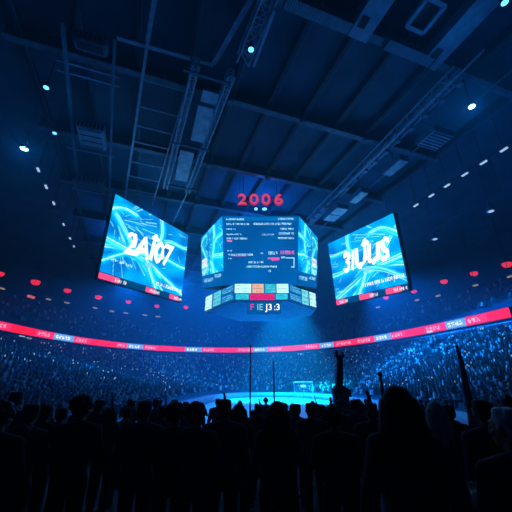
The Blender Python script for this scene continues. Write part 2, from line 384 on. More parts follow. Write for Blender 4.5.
# strip lamps along both roof edges
L_U = [(35.3, 1.1), (38.8, 1.2), (42.8, 1.2), (49.2, 1.1), (54.4, 1.0), (57.9, .8)]
R_U = [15.6, 17.75, 19.95, 22.3, 24.6, 27.1]
for us, v, side, nm in ((L_U, -13.4, 'left', 'dotted'), ([(u, 1.15) for u in R_U], 32.45, 'right', 'dashed')):
    for i, (u, L) in enumerate(us):
        g = thing('strip_lamp', roof(u, v, 25), 'white strip lamp in the %s %s-hand row, %s from the viewer' % (nm, side, ords[i]), 'strip lamp', 'strip lamps of the %s row' % side)
        b = MB(); b.box(roof(u, v, 25.06), (.2, L*.62, .14), Rr); b.build('tube', 'dash', g)
        b = MB(); b.box(roof(u, v, 25.2), (.34, L, .16), Rr); b.build('housing', 'steel', g)
        b = MB(); b.bar(roof(u, v, 25.25), roof(u, v, ROOF), .05); b.build('rod', 'darksteel', g)
    g = thing('conduit', roof(30, v, 25), 'thin conduit carrying the row of strip lamps at %s' % side, 'pipe')
    b = MB(); b.tube([roof(us[0][0]-6, v, 25.36), roof(us[-1][0]+4, v, 25.36)], .06, 6); b.build('pipe', 'darksteel', g)
    b = MB(); b.lathe(roof(us[-1][0]+4, v, 25.26), [(.1, 0), (.12, .05), (.12, .2)], 10); b.build('end_cap', 'steel', g)
# hall lamps
LAMPS = [((24, 149), 25, .34, 'lenshot', 'brightest round blue-white lamp high on the left with a glow around it'),
         ((46, 88), 25, .2, 'lens', 'small blue lamp in the dark upper-left corner'),
         ((54.5, 133.5), 25, .18, 'lens', 'small lamp on a thin cable just above the brightest left lamp'),
         ((251, 50), 27, .22, 'lens', 'small blue lamp under the box truss at the top edge'),
         ((472, 107), 25, .26, 'lenshot', 'glowing oval blue lamp high on the right side'),
         ((505, 3), 25, .2, 'lens', 'small bright lamp in the top right corner')]
for (px, py), z, r, m, lab in LAMPS:
    p = at_z(px, py, z); g = thing('hall_lamp', p, lab, 'lamp')
    b = MB(); b.lathe(p, [(r*.6, -.04), (r, .02), (r, .1)], 16); b.build('lens', m, g, True)
    b = MB(); b.lathe(p, [(r*1.05, .06), (r*1.3, .1), (r*1.1, .5), (r*.5, .62)], 16); b.build('housing', 'darksteel', g, True)
    b = MB(); b.bar(p+Vector((0, 0, .6)), Vector((p.x, p.y, ROOF)), .04); b.build('rod', 'darksteel', g)
    if m == 'lenshot':
        l = bpy.data.lights.new('glow', 'SPOT'); l.spot_size = math.radians(150); l.spot_blend = .8; l.energy = 1700; l.color = (0, .3, 1); l.shadow_soft_size = .1
        lo = bpy.data.objects.new('lamp_light', l); C.objects.link(lo); lo.location = p - Vector((0, 0, .1)); lo.rotation_euler = (p - Vector((0, 0, EYE+8))).to_track_quat('Z', 'Y').to_euler()
p, q = at_z(54.5, 132, 25.7), at_z(10, 128, 25.7)
g = thing('lamp_cable', p, 'thin slack cable running to the small left lamp', 'cable')
b = MB(); b.tube([p.lerp(q, k/12) - Vector((0, 0, 2.2*math.sin(PI*k/12))) for k in range(13)], .05, 6); b.build('cable', 'steel', g)
b = MB(); b.sphere(p, .12); b.build('plug', 'steel', g)
for (px, py), lab in (((491, 211), 'conical hanging lamp nearest the right edge'), ((435, 239), 'conical hanging lamp to the right of the right screen')):
    p = at_z(px, py, 24); g = thing('cone_lamp', p, lab, 'lamp', 'conical hanging lamps')
    b = MB(); b.lathe(p, [(.62, 0), (.6, .06), (.35, .6), (.08, 1.5), (.05, 1.7)], 18); b.build('shade', 'palesteel', g, True)
    b = MB(); b.lathe(p, [(.15, -.1), (.34, -.07), (.34, -.01)], 16); b.build('lens', 'dash', g)
    b = MB(); b.bar(p+Vector((0, 0, 1.6)), Vector((p.x, p.y, ROOF)), .06); b.build('rod', 'darksteel', g)
a, c = at_z(505, 203, 24), at_z(405, 254, 24)
g = thing('lamp_rail', a, 'thin rail behind the two conical lamps on the right', 'pipe')
b = MB(); b.tube([a+Vector((0, 0, 1.65)), c+Vector((0, 0, 1.65))], .05, 6); b.build('rail', 'steel', g)
for q in (a, c): b = MB(); b.bar(q+Vector((0, 0, 1.65)), Vector((q.x, q.y, ROOF)), .05); b.build('hanger', 'darksteel', g)

# ------------------------------------------------------------------ red pendant lamps and small gallery lamps
def on_ring(px, z, off):
    """point of the ring (offset off) under image column px at height z"""
    t = np.linspace(.0, PI, 6000); Q = ring(t, off); I, _ = project(np.concatenate([Q, np.full((len(t), 1), z)], 1))
    k = np.argmin(np.abs(I-px)); return Vector((*Q[k], z)), t[k]
REDS = [(0, 273), (35.5, 282.5), (67.5, 290.5), (98.5, 297), (128.5, 302.5), (157, 306), (186, 307.5), (386, 298), (414, 291.5), (444, 282.5), (474, 275), (507, 263.5)]
for i, (px, py) in enumerate(REDS):
    best = min((abs(project(np.array(on_ring(px, z, 8)[0])[None])[1][0]-py), z) for z in np.arange(22, 28, .5))
    p, _ = on_ring(px, best[1], 8); d = Vector((p.x, p.y, 0)).length; w = .82*(1.25 if i in (1, 11) else 1.05 if i in (0, 2, 3, 10, 9) else .85)*d/90
    sd = 'left' if px < 250 else 'right'
    n = i if sd == 'left' else 11-i
    g = thing('red_pendant_lamp', p, 'glowing red half-dome lamp over the %s gallery, %s from the %s edge' % (sd, ['first'] [0] if n == 0 else ords[n], sd), 'lamp', 'red lamps over the gallery')
    b = MB(); b.lathe(p, [(w*.35, -w*.62), (w*.72, -w*.45), (w*.95, -w*.1), (w, w*.3), (w*.9, w*.42)], 18); b.build('glass_dome', 'red', g, True)
    b = MB(); b.lathe(p, [(w*1.0, w*.40), (w*1.02, w*.52), (w*.3, w*.62)], 18); b.build('cap', 'darksteel', g)
    b = MB(); b.bar(p+Vector((0, 0, w*.6)), Vector((p.x, p.y, ROOF)), .08); b.build('rod', 'darksteel', g)
WARM = [(2, 289, 1), (31, 296.5, 2), (48.5, 299.5, 1), (67, 302.5, 1), (95, 308, 1), (112, 311.5, 1), (126, 313, 1), (145, 315, 1), (158, 316.5, 1), (378, 307, 1), (417, 300.5, 1), (438, 296, 1), (475.5, 285.5, 1), (510, 277, 1)]
for i, (px, py, k) in enumerate(WARM):
    best = min((abs(project(np.array(on_ring(px, z, 6.5)[0])[None])[1][0]-py), z) for z in np.arange(18, 26, .2))
    p, t_ = on_ring(px, best[1], 6.5); d = p.length; s = d/95
    q = ring([t_-.01, t_+.01], 6.5); T = Vector((*(q[1]-q[0]), 0)).normalized()
    sd = 'left' if px < 250 else 'right'; n = i if sd == 'left' else 13-i
    o = thing('gallery_lamp', p, 'small %s light below the red lamps, %s from the %s edge' % ('pinkish' if k == 2 else 'pale warm', ['first'][0] if n == 0 else ords[n], sd), 'lamp', 'small gallery lights')
    b = MB(); b.bar(p-T*s*(.95 if k == 2 else .6), p+T*s*(.95 if k == 2 else .6), .4, .26*s if k == 1 else .55*s); b.build('lens', 'pink' if k == 2 else 'warm', o)
    b = MB(); b.bar(p-T*s*1.1+Vector((0, .0, .5)), p+T*s*1.1+Vector((0, 0, .5)), .5, .25); b.bar(p+Vector((0, 0, .5)), Vector((p.x, p.y, ROOF)), .05); b.build('hood', 'darksteel', o)
CON = [(4, 338), (22, 337.5), (29, 339), (43, 343.5), (55, 346), (300, 354.5), (182, 361), (430, 333), (482, 330), (503, 328)]
for i, (px, py) in enumerate(CON):
    best = min((abs(project(np.array(on_ring(px, z, -1.4)[0])[None])[1][0]-py), z) for z in np.arange(9.7, 12, .1))
    p, t_ = on_ring(px, best[1], -2.5); q = ring([t_-.01, t_+.01], -2.2); T = Vector((*(q[1]-q[0]), 0)).normalized(); s = p.length/95
    b = MB(); b.bar(p-T*.8*s, p+T*.8*s, .25, .22); o = b.build('concourse_lamp', 'dash' if i % 3 else 'warm')
    tag(o, 'short dim strip light on the concourse just under the LED ribbon', 'lamp', 'concourse strip lights')

# ------------------------------------------------------------------ LED ribbon
SEG = [(-40, 'r'), (-22, 'p'), (-14, 'b'), (-6, 'p'), (11, 'r'), (36, 'p'), (54, 'b'), (74, 'p'), (91, 'r'), (116, 'p'), (127, 'b'), (143, 'p'), (158, 'r'), (185, 'b'), (201.5, 'p'), (216, 'r'), (236, 'p'), (253, 'b'), (267.5, 'p'),
       (284, 'r'), (304, 'p'), (320, 'b'), (333.5, 'p'), (355.5, 'p'), (374.5, 'b'), (390.8, 'p'), (405, 'r'), (424, 'p'), (446, 'b'), (465.5, 'p'), (487, 'r'), (516, 'p'), (530, 'b'), (560, 'r'), (590, 'p')]
tr = [on_ring(px, 12.2, -.9)[1] for px, _ in SEG]
rb = thing('led_ribbon_board', Vector((*ring([PI/2], -.9)[0], 11.2)), 'curved red and blue LED ribbon board wrapping round the balcony front', 'led board')
tt = np.linspace(tr[0], tr[-1], 160); n = len(tt)
vs = np.concatenate([np.concatenate([ring(tt, o_), np.full((n, 1), z_)], 1) for o_, z_ in ((-.8, 11.4), (-.8, 13.05), (-.32, 13.05), (-.32, 11.4), (-.8, 11.4))])
fs = np.array([(j*n+i, j*n+i+1, (j+1)*n+i+1, (j+1)*n+i) for j in range(4) for i in range(n-1)])
link('casing', np_mesh('casing', vs, fs, 'black'), rb)
COLS = dict(r=(.92, .004, .025), p=(.80, .02, .11), b=(.10, .36, .95))
for (px, k), ta, tb in zip(SEG, tr, tr[1:]):
    L = float(np.linalg.norm(ring([ta], -.9)-ring([tb], -.9))); nu = max(8, int(L*5)); nz = 11
    tq = np.linspace(ta, tb, nu+1); Q = ring(tq, -.9)
    img = np.empty((nu, nz, 3)); img[:] = COLS[k]
    img[:, :1] *= .45; img[:, -1:] *= .45; img *= (1 + .12*rng.normal(size=(nu, nz, 1)))
    if k != 'r':                                # illegible lettering: random block glyphs
        c = (1.0, .42, .62) if k == 'p' else (.7, .92, 1.0)
        x = int(nu*.14)
        while x+3 < nu*.88:
            gl = rng.random((3, 5)) < .62
            for a in range(3):
                for e in range(5):
                    if gl[a, e]: img[x+a, 3+e] = np.array(c)
            x += 4
    elif rng.random() < .9:
        img[int(nu*.3):int(nu*.7)] *= np.array([1.05, 1.6, .8])
    vs = np.concatenate([np.concatenate([Q, np.full((nu+1, 1), 11.48+1.5*j/nz)], 1) for j in range(nz+1)])
    fs = np.array([(j*(nu+1)+i, j*(nu+1)+i+1, (j+1)*(nu+1)+i+1, (j+1)*(nu+1)+i) for j in range(nz) for i in range(nu)])
    tint = np.clip(img.transpose(1, 0, 2).reshape(-1, 3), 0, 1)
    o = link('led_panel', np_mesh('led_panel', vs, fs, 'ribbon', tint, 'FACE'), rb)
    o['label'] = dict(r='plain red LED panel', p='pink-red LED panel with pale lettering', b='blue LED panel with white lettering')[k]

# ------------------------------------------------------------------ screens
def line(img, p, q, w, col, a=1.0):
    H, W = img.shape[:2]; X, Y = np.meshgrid(np.arange(W)/W, np.arange(H)/H)
    ar = W/H; px, py, qx, qy = p[0]*ar, p[1], q[0]*ar, q[1]; X = X*ar
    d = max(1e-9, (qx-px)**2+(qy-py)**2); k = np.clip(((X-px)*(qx-px)+(Y-py)*(qy-py))/d, 0, 1)
    D = np.hypot(X-px-k*(qx-px), Y-py-k*(qy-py)); m = np.clip(1.5-D/w, 0, 1)[..., None]*a
    img[:] = img*(1-m) + np.array(col)*m
def poly(img, pts, w, col, a=1.0):
    for p, q in zip(pts, pts[1:]): line(img, p, q, w, col, a)
def rectf(img, x0, y0, x1, y1, col):
    H, W = img.shape[:2]; img[int(y0*H):max(int(y0*H)+1, int(y1*H)), int(x0*W):max(int(x0*W)+1, int(x1*W))] = col
def scribble(img, x0, y, x1, h, col, seed=0):
    """illegible row of small type"""
    H, W = img.shape[:2]; r = np.random.default_rng(seed); a = int(x0*W); e = int(x1*W); y0 = int(y*H); n = max(2, int(h*H))
    while a < e:
        w = 2
        for i in range(w):
            for j in range(n):
                if r.random() < .68 and a+i < W and y0+j < H: img[y0+j, a+i] = np.array(col)*(.75+.25*r.random())
        a += w + (1 if r.random() < .8 else 3)
def screen_mesh(name, O, X, Y, img):
    """lit picture: O = top-left corner, X to the right, Y downwards"""
    H, W = img.shape[:2]; j, i = np.meshgrid(np.arange(H+1)/H, np.arange(W+1)/W, indexing='ij')
    vs = np.array(O)[None] + i.reshape(-1, 1)*np.array(X)[None] + j.reshape(-1, 1)*np.array(Y)[None]
    a = (np.arange(H)[:, None]*(W+1)+np.arange(W)[None]).reshape(-1, 1)
    fs = np.concatenate([a, a+W+1, a+W+2, a+1], 1)
    return np_mesh(name, vs, fs, 'led', np.clip(img.reshape(-1, 3), 0, 1), 'FACE')
def aqua(H, W, seed, flip=False, hub=(.05, .3), n=1):
    """swirling blue picture with light streaks"""
    r = np.random.default_rng(seed); img = np.empty((H, W, 3)); Y, X = np.meshgrid(np.arange(H)/H, np.arange(W)/W, indexing='ij')
    f = .5+.3*np.sin(5*X+7*Y+2*np.sin(4*Y+3*X+seed))+.2*np.sin(13*X-9*Y+3*np.sin(6*X+5*Y)); f = np.clip(f, 0, 1)[..., None]
    img[:] = np.array((.0, .10, .42))*(1-f) + np.array((.0, .34, .86))*f
    hx, hy = hub
    for k in range(40):                        # fine rays from the hub
        a = r.uniform(-1.0, 1.5); l0 = r.uniform(.03, .5); l1 = l0+r.uniform(.08, .45)
        line(img, (hx+l0*math.cos(a)*.9, hy+l0*math.sin(a)), (hx+l1*math.cos(a)*.9, hy+l1*math.sin(a)), r.choice([.003, .005, .008]), (.15, .68, .95) if r.random() < .7 else (0, .12, .5), .75)
    def arc(pts, w, c, a):
        P = [Vector((*p, 0)) for p in pts]; Q = []
        for k in range(25):
            u = k/24; Q.append(P[0]*(1-u)**3+P[1]*3*u*(1-u)**2+P[2]*3*u*u*(1-u)+P[3]*u**3)
        poly(img, [(q.x, q.y) for q in Q], w, c, a)
    for pts, w in ((((-.05, .12), (.2, .35), (.25, .6), (.75, 1.02)), .018), (((-.05, .72), (.3, .55), (.5, .7), (1.05, 1.0)), .02), (((.62, -.05), (.70, .2), (.66, .3), (.58, .5)), .02),
                   (((-.05, .62), (.2, .66), (.4, .66), (.62, .84)), .024), (((.46, .62), (.55, .85), (.6, .9), (.66, 1.05)), .022), (((.5, .55), (.7, .5), (.9, .62), (1.05, .55)), .016), (((0, .9), (.2, .7), (.3, .62), (.5, .62)), .014),
                   (((-.05, .3), (.1, .1), (.16, .08), (.3, .12)), .02), (((.66, .3), (.8, .2), (.9, .3), (1.05, .22)), .014)):
        d = r.normal(size=2)*.02; pts = [(x+d[0], y+d[1]) for x, y in pts]
        arc(pts, w*2.6, (.0, .40, .84), .5); arc(pts, w, (.04, .70, .92), .75)
        for q in range(3):
            o = r.normal(size=2)*.018; arc([(x+o[0], y+o[1]) for x, y in pts], w*.22, (.45, .92, 1) if q else (0, .16, .52), .75)
    for k in range(34):
        x, y = r.random(2); line(img, (x, y), (x+r.uniform(.03, .12), y+r.uniform(-.03, .09)), .004, (.2, .78, 1) if r.random() < .65 else (0, .1, .42), .65)
    if flip: img = img[:, ::-1].copy()
    return img
def rect_frame(p):
    c = Vector(p[:3]); R = Euler((p[4], p[5], p[3]), 'XYZ')
    R = (Matrix.Rotation(p[3], 3, 'Z') @ Matrix.Rotation(p[4], 3, 'X') @ Matrix.Rotation(p[5], 3, 'Y'))
    return c, R, p[6], p[7]
def video_screen(p, lab, title, seed, flip, tpos, tsize, tilt, reds):
    c, R, w, h = rect_frame(p); X = R @ Vector((1, 0, 0)); Z = R @ Vector((0, 0, 1)); N = R @ Vector((0, -1, 0))
    g = thing('video_screen', c - Z*h/2, lab, 'screen', 'hanging video screens')
    b = MB(); b.box(c - N*.35, (w+.14, .6, h+.14), R); b.build('casing', 'black', g)
    img = aqua(120, 160, seed, flip)
    if flip:
        scribble(img, .45, .86, .98, .05, (.8, .95, 1), 3); scribble(img, .04, .88, .2, .03, (.3, .8, 1), 5)
    else:
        scribble(img, .05, .80, .30, .04, (.35, .8, 1), 4); scribble(img, .62, .90, .98, .05, (.7, .95, 1), 6)
    link('display', screen_mesh('display', c - X*w/2 + Z*h/2, X*w, -Z*h, img), g)
    T = Matrix((X, Z, N)).transposed().to_4x4()
    q = c + X*(tpos[0]*w) + Z*(tpos[1]*h) + N*.06
    M4 = Matrix.Translation(q) @ T @ Matrix.Rotation(tilt, 4, 'Z') @ Matrix.Diagonal((1, 1.15, 1, 1))
    place_text('title_lettering', title, tsize, 'white', g, M4, extrude=.03, bold=.07*tsize/3, shear=.22, spacing=.95, rag=.32)
    b = MB()                                    # the little crest above the title
    for dx, dy, s in ((0, 0, .5), (-.45, -.12, .32), (.4, -.1, .34), (.1, .42, .24), (-.15, .3, .25)):
        b.lathe(c + X*((tpos[0]+.06)*w+dx*1.0) + Z*((tpos[1]+.21)*h+dy) + N*.05, [(s, 0), (s*.8, .05)], 7, T.to_3x3())
    b.build('crest', 'white', g)
    b = MB()
    for dx, dy, s in ((0, 0, .5), (.5, .12, .3), (-.4, -.1, .25)): b.lathe(c + X*((tpos[0]+.02)*w+dx) + Z*((tpos[1]-.2)*h+dy) + N*.05, [(s, 0), (s*.8, .05)], 7, T.to_3x3())
    b.build('emblem', 'cyanled', g)
    strip_ = np.empty((14, 160, 3)); strip_[:] = (.0, .035, .12)
    for x0, x1, f in reds:
        rectf(strip_, x0, .1, x0+(x1-x0)*.75, .95, (.72, .05, .16)); scribble(strip_, x0+(x1-x0)*f, .3, x1, .5, (.75, .7, .85), int(x0*100))
    link('ticker_strip', screen_mesh('ticker_strip', c - X*w/2 - Z*(h/2+.05), X*w, -Z*.85, strip_), g)
    b = MB(); b.box(c - Z*(h/2+.5) - N*.35, (w+.02, .6, .88), R); b.build('ticker_casing', 'black', g)
    for s in (-1, 1):
        a = c + X*s*w*.42 + Z*h/2 - N*.35
        b = MB(); b.bar(a, Vector((a.x, a.y, ROOF)), .09); b.build('hanger', 'steel', g)
    return c, N
video_screen([-15.381, 42.291, 21.037, 1.071, .035, -.013, 14.836, 10.836], 'tilted cyan video screen hanging left of the central scoreboard', '2AI07', 1, False, (-.03, -.02), 3.8, .10, [(.0, .27, .6), (.5, .68, .3), (.82, 1.0, .4)])
video_screen([15.383, 42.289, 19.367, -1.108, .116, .063, 13.215, 9.359], 'tilted cyan video screen hanging right of the central scoreboard', '3IUUS', 2, True, (.03, .04), 3.5, -.02, [(.0, .2, .3), (.38, .63, .6), (.74, .98, .4)])

# ------------------------------------------------------------------ scoreboard
ZT = at_y(260, 216, 36).z; ZB = at_y(260, 285.5, 36).z
A = at_y(222.5, 216, 36); B = at_y(298.5, 216, 36); A.z = B.z = 0
Lo = at_z(201.5, 239, ZT); Ro = at_z(318, 237, ZT); Lo.z = Ro.z = 0
mid = (A+B)/2
yc = (Lo.y+Ro.y)/2
PLAN = [A, B, Vector((Ro.x, yc, 0)), Vector((B.x, 2*yc-36, 0)), Vector((A.x, 2*yc-36, 0)), Vector((Lo.x, yc, 0))]
sb = thing('central_scoreboard', Vector((mid.x, yc, ZB-3)), 'big dark-blue six-sided scoreboard hanging over the arena centre', 'scoreboard')
ctr = Vector((mid.x, yc, 0))
A2 = at_y(224.3, 285.5, 36); B2 = at_y(297, 285.5, 36); Lo2 = at_z(203.5, 290, ZB); Ro2 = at_z(317.5, 286.5, ZB)
for q in (A2, B2, Lo2, Ro2): q.z = 0
PLB = [A2, B2, Vector((Ro2.x, (Lo2.y+Ro2.y)/2, 0)), Vector((B2.x, Lo2.y+Ro2.y-36, 0)), Vector((A2.x, Lo2.y+Ro2.y-36, 0)), Vector((Lo2.x, (Lo2.y+Ro2.y)/2, 0))]
b = MB(); LV = [[b.bm.verts.new(ctr+(p.lerp(q, k/14)-ctr)*.985+Vector((0, 0, ZB+(ZT-ZB)*k/14))) for p, q in zip(PLB, PLAN)] for k in range(15)]
for lo, hi in zip(LV, LV[1:]):
    for i in range(6): b.bm.faces.new((lo[i], lo[(i+1) % 6], hi[(i+1) % 6], hi[i]))
b.bm.faces.new(LV[0][::-1]); b.bm.faces.new(LV[-1]); b.build('body', 'black', sb)
b = MB(); b.prism([ctr+(p-ctr)*.7 for p in PLAN], ZT, ZT+.8); b.build('top_frame', 'darksteel', sb)
def face(p, q, z0, z1, img, name, out=.04, pb=None, qb=None):
    d = (q-p).normalized(); N = Vector((d.y, -d.x, 0)); pb = pb or p; qb = qb or q
    me = screen_mesh(name, Vector((0, 0, 0)), Vector((1, 0, 0)), Vector((0, 0, -1)), img)
    for v in me.vertices:
        x, y = v.co.x, -v.co.z; v.co = (p.lerp(q, x)).lerp(pb.lerp(qb, x), y) + N*out + Vector((0, 0, z1+(z0-z1)*y))
    return link(name, me, sb)
H, W = 150, 160
img = np.empty((H, W, 3)); Y_, X_ = np.meshgrid(np.arange(H)/H, np.arange(W)/W, indexing='ij')
img[:] = np.array((.0, .062, .25)); img *= (1+.25*(Y_-.4)+.1*np.sin(9*X_+5*Y_))[..., None]
rectf(img, .03, .02, .97, .075, (.0, .10, .32))
wt = (.32, .72, 1.0); pk = (.75, .1, .4)
def px2(x, y): return (x-118)/277, (y-133)/252
rows = [(133, 147, 195, 7, wt), (322, 145, 380, 7, wt), (133, 165, 215, 7, wt), (232, 163, 372, 9, wt), (133, 186, 165, 6, wt), (330, 184, 380, 7, wt), (133, 205, 185, 6, wt), (325, 200, 380, 9, wt), (262, 206, 308, 7, wt), (133, 221, 208, 7, wt), (322, 219, 382, 7, wt),
        (135, 266, 150, 6, wt), (138, 280, 230, 7, wt), (258, 277, 270, 5, wt), (286, 272, 322, 12, wt), (332, 268, 380, 14, pk), (136, 294, 148, 4, wt), (284, 293, 325, 8, pk), (335, 290, 350, 7, wt), (212, 306, 270, 7, wt), (204, 321, 318, 8, wt), (286, 336, 300, 8, wt)]
for i, (x0, y0, x1, h, c) in enumerate(rows):
    (a, e), (g_, _) = px2(x0, y0-3), px2(x1, y0); scribble(img, a, e, g_, h/252, c, i+20)
line(img, px2(134, 228), px2(148, 229), .008, (.8, .12, .3)); line(img, px2(300, 295), px2(322, 293), .014, (.9, .05, .3))
line(img, px2(352, 290), px2(381, 290), .006, wt, .8); line(img, px2(381, 292), px2(381, 322), .006, wt, .8); line(img, px2(372, 322), px2(381, 322), .006, wt, .8)
line(img, px2(152, 282), px2(200, 282), .006, pk, .6)
face(A, B, ZB, ZT, img, 'front_display', .04, A2, B2)
def side_img(seed, flip):
    im = aqua(140, 90, seed, flip, (.2, .3)); im *= np.array((.8, 1.05, .95)); Y, X = np.meshgrid(np.arange(140)/140, np.arange(90)/90, indexing='ij')
    im[:, :32 if not flip else 0] *= .75
    if flip: im[:, 58:] *= .75
    rectf(im, 0, .80, 1, 1, (.0, .07, .27))
    scribble(im, .1, .86, .5, .06, (.25, .7, 1), seed); scribble(im, .6, .83, .9, .05, (.25, .7, 1), seed+1)
    x0 = .03 if not flip else .72
    rectf(im, x0, .50, x0+.24, .66, (.4, .58, .66)); scribble(im, x0, .54, x0+.24, .06, (.3, .2, .5), seed+2); scribble(im, x0, .7, x0+.24, .08, (.4, .9, 1), seed+3)
    line(im, (.36, 0), (.36, .8), .012, (.0, .12, .4)) if not flip else line(im, (.64, 0), (.64, .8), .012, (.0, .12, .4))
    return im
face(PLAN[5], A, ZB, ZT, side_img(11, False), 'side_display', .04, PLB[5], A2); face(B, PLAN[2], ZB, ZT, side_img(14, True), 'side_display', .04, B2, PLB[2])
# lower LED tier
ZR = ZB-.15
LOW = [at_z(206, 297.5, ZR), at_z(222, 289.5, ZR), at_z(234.5, 284, ZR), at_z(289, 284, ZR), at_z(301, 289, ZR), at_z(315.5, 294, ZR)]
yl = max(p.y for p in LOW)
for p in LOW: p.z = 0
full = LOW + [Vector((p.x, 2*yl-p.y, 0)) for p in LOW[::-1]][0:]
full = [ctr+(p-ctr)*1.0 for p in full]
ZL = at_y(260, 300.5, LOW[2].y).z
b = MB(); cc = Vector((ctr.x, yl, 0)); b.prism([cc+(p-cc)*.985 for p in full], ZL-.1, ZR+.05); b.build('lower_tier', 'duct', sb)
def tiles(cells, seed, h=30, w=120):
    im = np.empty((h, w, 3)); im[:] = (.0, .055, .22)
    for x0, x1, y0, y1, c in cells:
        rectf(im, x0, y0, x1, y1, c)
        for q in (.12, .42, .7): scribble(im, x0+.02+.05*(q > .5), y0+(y1-y0)*q, x1-.02-.06*(q < .2), (y1-y0)*.2, np.array(c)*.42 if max(c) > .45 else (.15, .5, .7), seed); seed += 1
    return im
wc = (.34, .72, .80); cy = (.02, .40, .55); dk = (.0, .12, .34)
face(LOW[0], LOW[1], ZL, ZR, tiles([(.0, .44, .02, .95, wc), (.52, .97, .02, .9, (.06, .42, .56))], 3, 30, 60), 'tier_display')
face(LOW[1], LOW[2], ZL, ZR, tiles([(.05, .95, .02, .45, dk), (.05, .95, .52, .95, dk)], 5, 30, 40), 'tier_display')
face(LOW[2], LOW[3], ZL, ZR, tiles([(.01, .31, .02, .58, wc), (.335, .54, .02, .58, (.48, .31, .24)), (.56, .76, .02, .58, (.01, .30, .42)), (.775, .99, .02, .58, wc), (.03, .27, .64, .95, cy), (.29, .73, .62, .99, (.48, .01, .13)), (.75, .97, .64, .95, cy)], 7, 34, 140), 'tier_display')
face(LOW[3], LOW[4], ZL, ZR, tiles([(.05, .95, .02, .45, dk), (.05, .95, .52, .95, dk)], 15, 30, 40), 'tier_display')
face(LOW[4], LOW[5], ZL, ZR, tiles([(.03, .46, .02, .95, (.10, .48, .58)), (.54, .97, .02, .9, wc)], 17, 30, 60), 'tier_display')
yk = LOW[2].y+.3
zc0, zc1 = at_y(260, 314, yk).z, ZL-.1
xa, xb = at_y(247, 307, yk).x, at_y(281, 307, yk).x
b = MB(); b.box(((xa+xb)/2, yk+.35, (zc0+zc1)/2), (xb-xa, .6, zc1-zc0)); b.build('clock_casing', 'duct', sb)
screen = face(Vector((xa, yk+.03, 0)), Vector((xb, yk+.03, 0)), zc0, zc1, np.tile(np.array((.0, .055, .22)), (12, 30, 1)), 'clock_display'); screen['label'] = 'plain blue clock display'
for txt, px, m in (('F', 252, 'pinkled'), ('IE', 260, 'cyanled'), ('J3', 269, 'white'), (':3', 277, 'white')):
    q = at_y(px, 307.5, yk); M4 = Matrix.Translation((q.x, yk-.08, q.z)) @ Matrix.Rotation(PI/2, 4, 'X')
    place_text('clock_digits', txt, 1.02, m, sb, M4, extrude=.03, bold=.0)['label'] = 'pink clock character' if m == 'pinkled' else 'pale clock characters'
for p in PLAN:
    a = ctr+(p-ctr)*.6
    b = MB(); b.bar((a.x, a.y, ZT+.7), (a.x, a.y, ROOF), .05); b.build('hanger', 'steel', sb)
# red numerals over it
YD = 38.0
q0 = at_y(260, 200, YD)
ns = thing('numeral_sign', Vector((q0.x, YD, q0.z-1)), 'red neon number sign 2006 hanging above the scoreboard', 'sign')
k = YD/F*1.17
for ch, px in zip('2006', (242.3, 254, 266, 278.5)):
    q = at_y(px, 200, YD); Rt = Matrix.Rotation(PI/2, 4, 'X')
    o = place_text('numeral', ch, 2.45, 'neon', ns, Matrix.Translation((q.x, YD, q.z)) @ Rt @ Matrix.Diagonal((1.12, 1, 1, 1)), extrude=.12, bold=.06)
    me = text_mesh(ch, 2.3, extrude=.03, bold=-.045); me.transform(Matrix.Translation((q.x, YD-.16, q.z)) @ Rt @ Matrix.Diagonal((1.15, 1, 1, 1))); me.materials.clear(); me.materials.append(M['neonpink'])
    d = link('neon_tube', me, o); d['label'] = 'paler pink tube along the numeral'
b = MB(); b.bar((q0.x-3.3, YD+.22, q0.z+.5), (q0.x+3.3, YD+.22, q0.z+.5), .1); b.bar((q0.x-3.3, YD+.22, q0.z-.5), (q0.x+3.3, YD+.22, q0.z-.5), .1)
for s in (-2.4, 2.4): b.bar((q0.x+s, YD+.22, q0.z-.6), (q0.x+s, YD+.22, ROOF), .08)
b.build('support_frame', 'darksteel', ns)
for px, w in ((256, 'left'), (264.5, 'right')):
    p = at_y(px, 209, 37.2); g = thing('spot_lamp', p, '%s of the two bright little lamps between the numerals and the scoreboard' % w, 'lamp', 'little lamps below the numerals')
    b = MB(); b.sphere(p, (.34 if w == 'right' else .24, .2, .2)); b.build('bulb', 'lens', g, True)
    b = MB(); b.bar(p+Vector((0, .2, 0)), p+Vector((0, .5, 0)), .3); b.bar(p+Vector((0, .4, 0)), Vector((p.x, p.y+.4, ZT+.7)), .08); b.build('bracket', 'darksteel', g)

# ------------------------------------------------------------------ rink goal, masts and poles
yg = 64.0; pg = at_y(304, 400, yg)
g = thing('rink_goal', (pg.x, yg, .02), 'small pale goal frame with a net standing on the ice', 'goal')
w2, hg = 1.75, 3.0
b = MB(); b.tube([(pg.x-w2, yg, .02), (pg.x-w2, yg, hg), (pg.x+w2, yg, hg), (pg.x+w2, yg, .02)], .11, 8); b.build('frame', 'goal', g)
b = MB()
for s in (-1, 1): b.tube([(pg.x+s*w2, yg, hg), (pg.x+s*w2*.8, yg+1.2, .05), (pg.x+s*w2, yg, .05)], .06, 6)
b.build('rear_stay', 'goal', g)
b = MB()
for i in range(13):
    x = pg.x-w2+2*w2*i/12; b.tube([(x, yg, hg), (pg.x+(x-pg.x)*.8, yg+1.2, .05)], .018, 4)
for j in range(9):
    k = j/8; b.tube([(pg.x-w2*(1-.2*k), yg+1.2*k, hg*(1-k)+.05), (pg.x+w2*(1-.2*k), yg+1.2*k, hg*(1-k)+.05)], .018, 4)
nt = b.build('net', 'net', g)
q = at_y(303, 386, yg+2.5); g = thing('goal_lamp', (q.x, yg+2.5, 0), 'slim post with a small light behind the goal frame', 'lamp')
zt_ = at_y(303, 381, yg+2.5).z
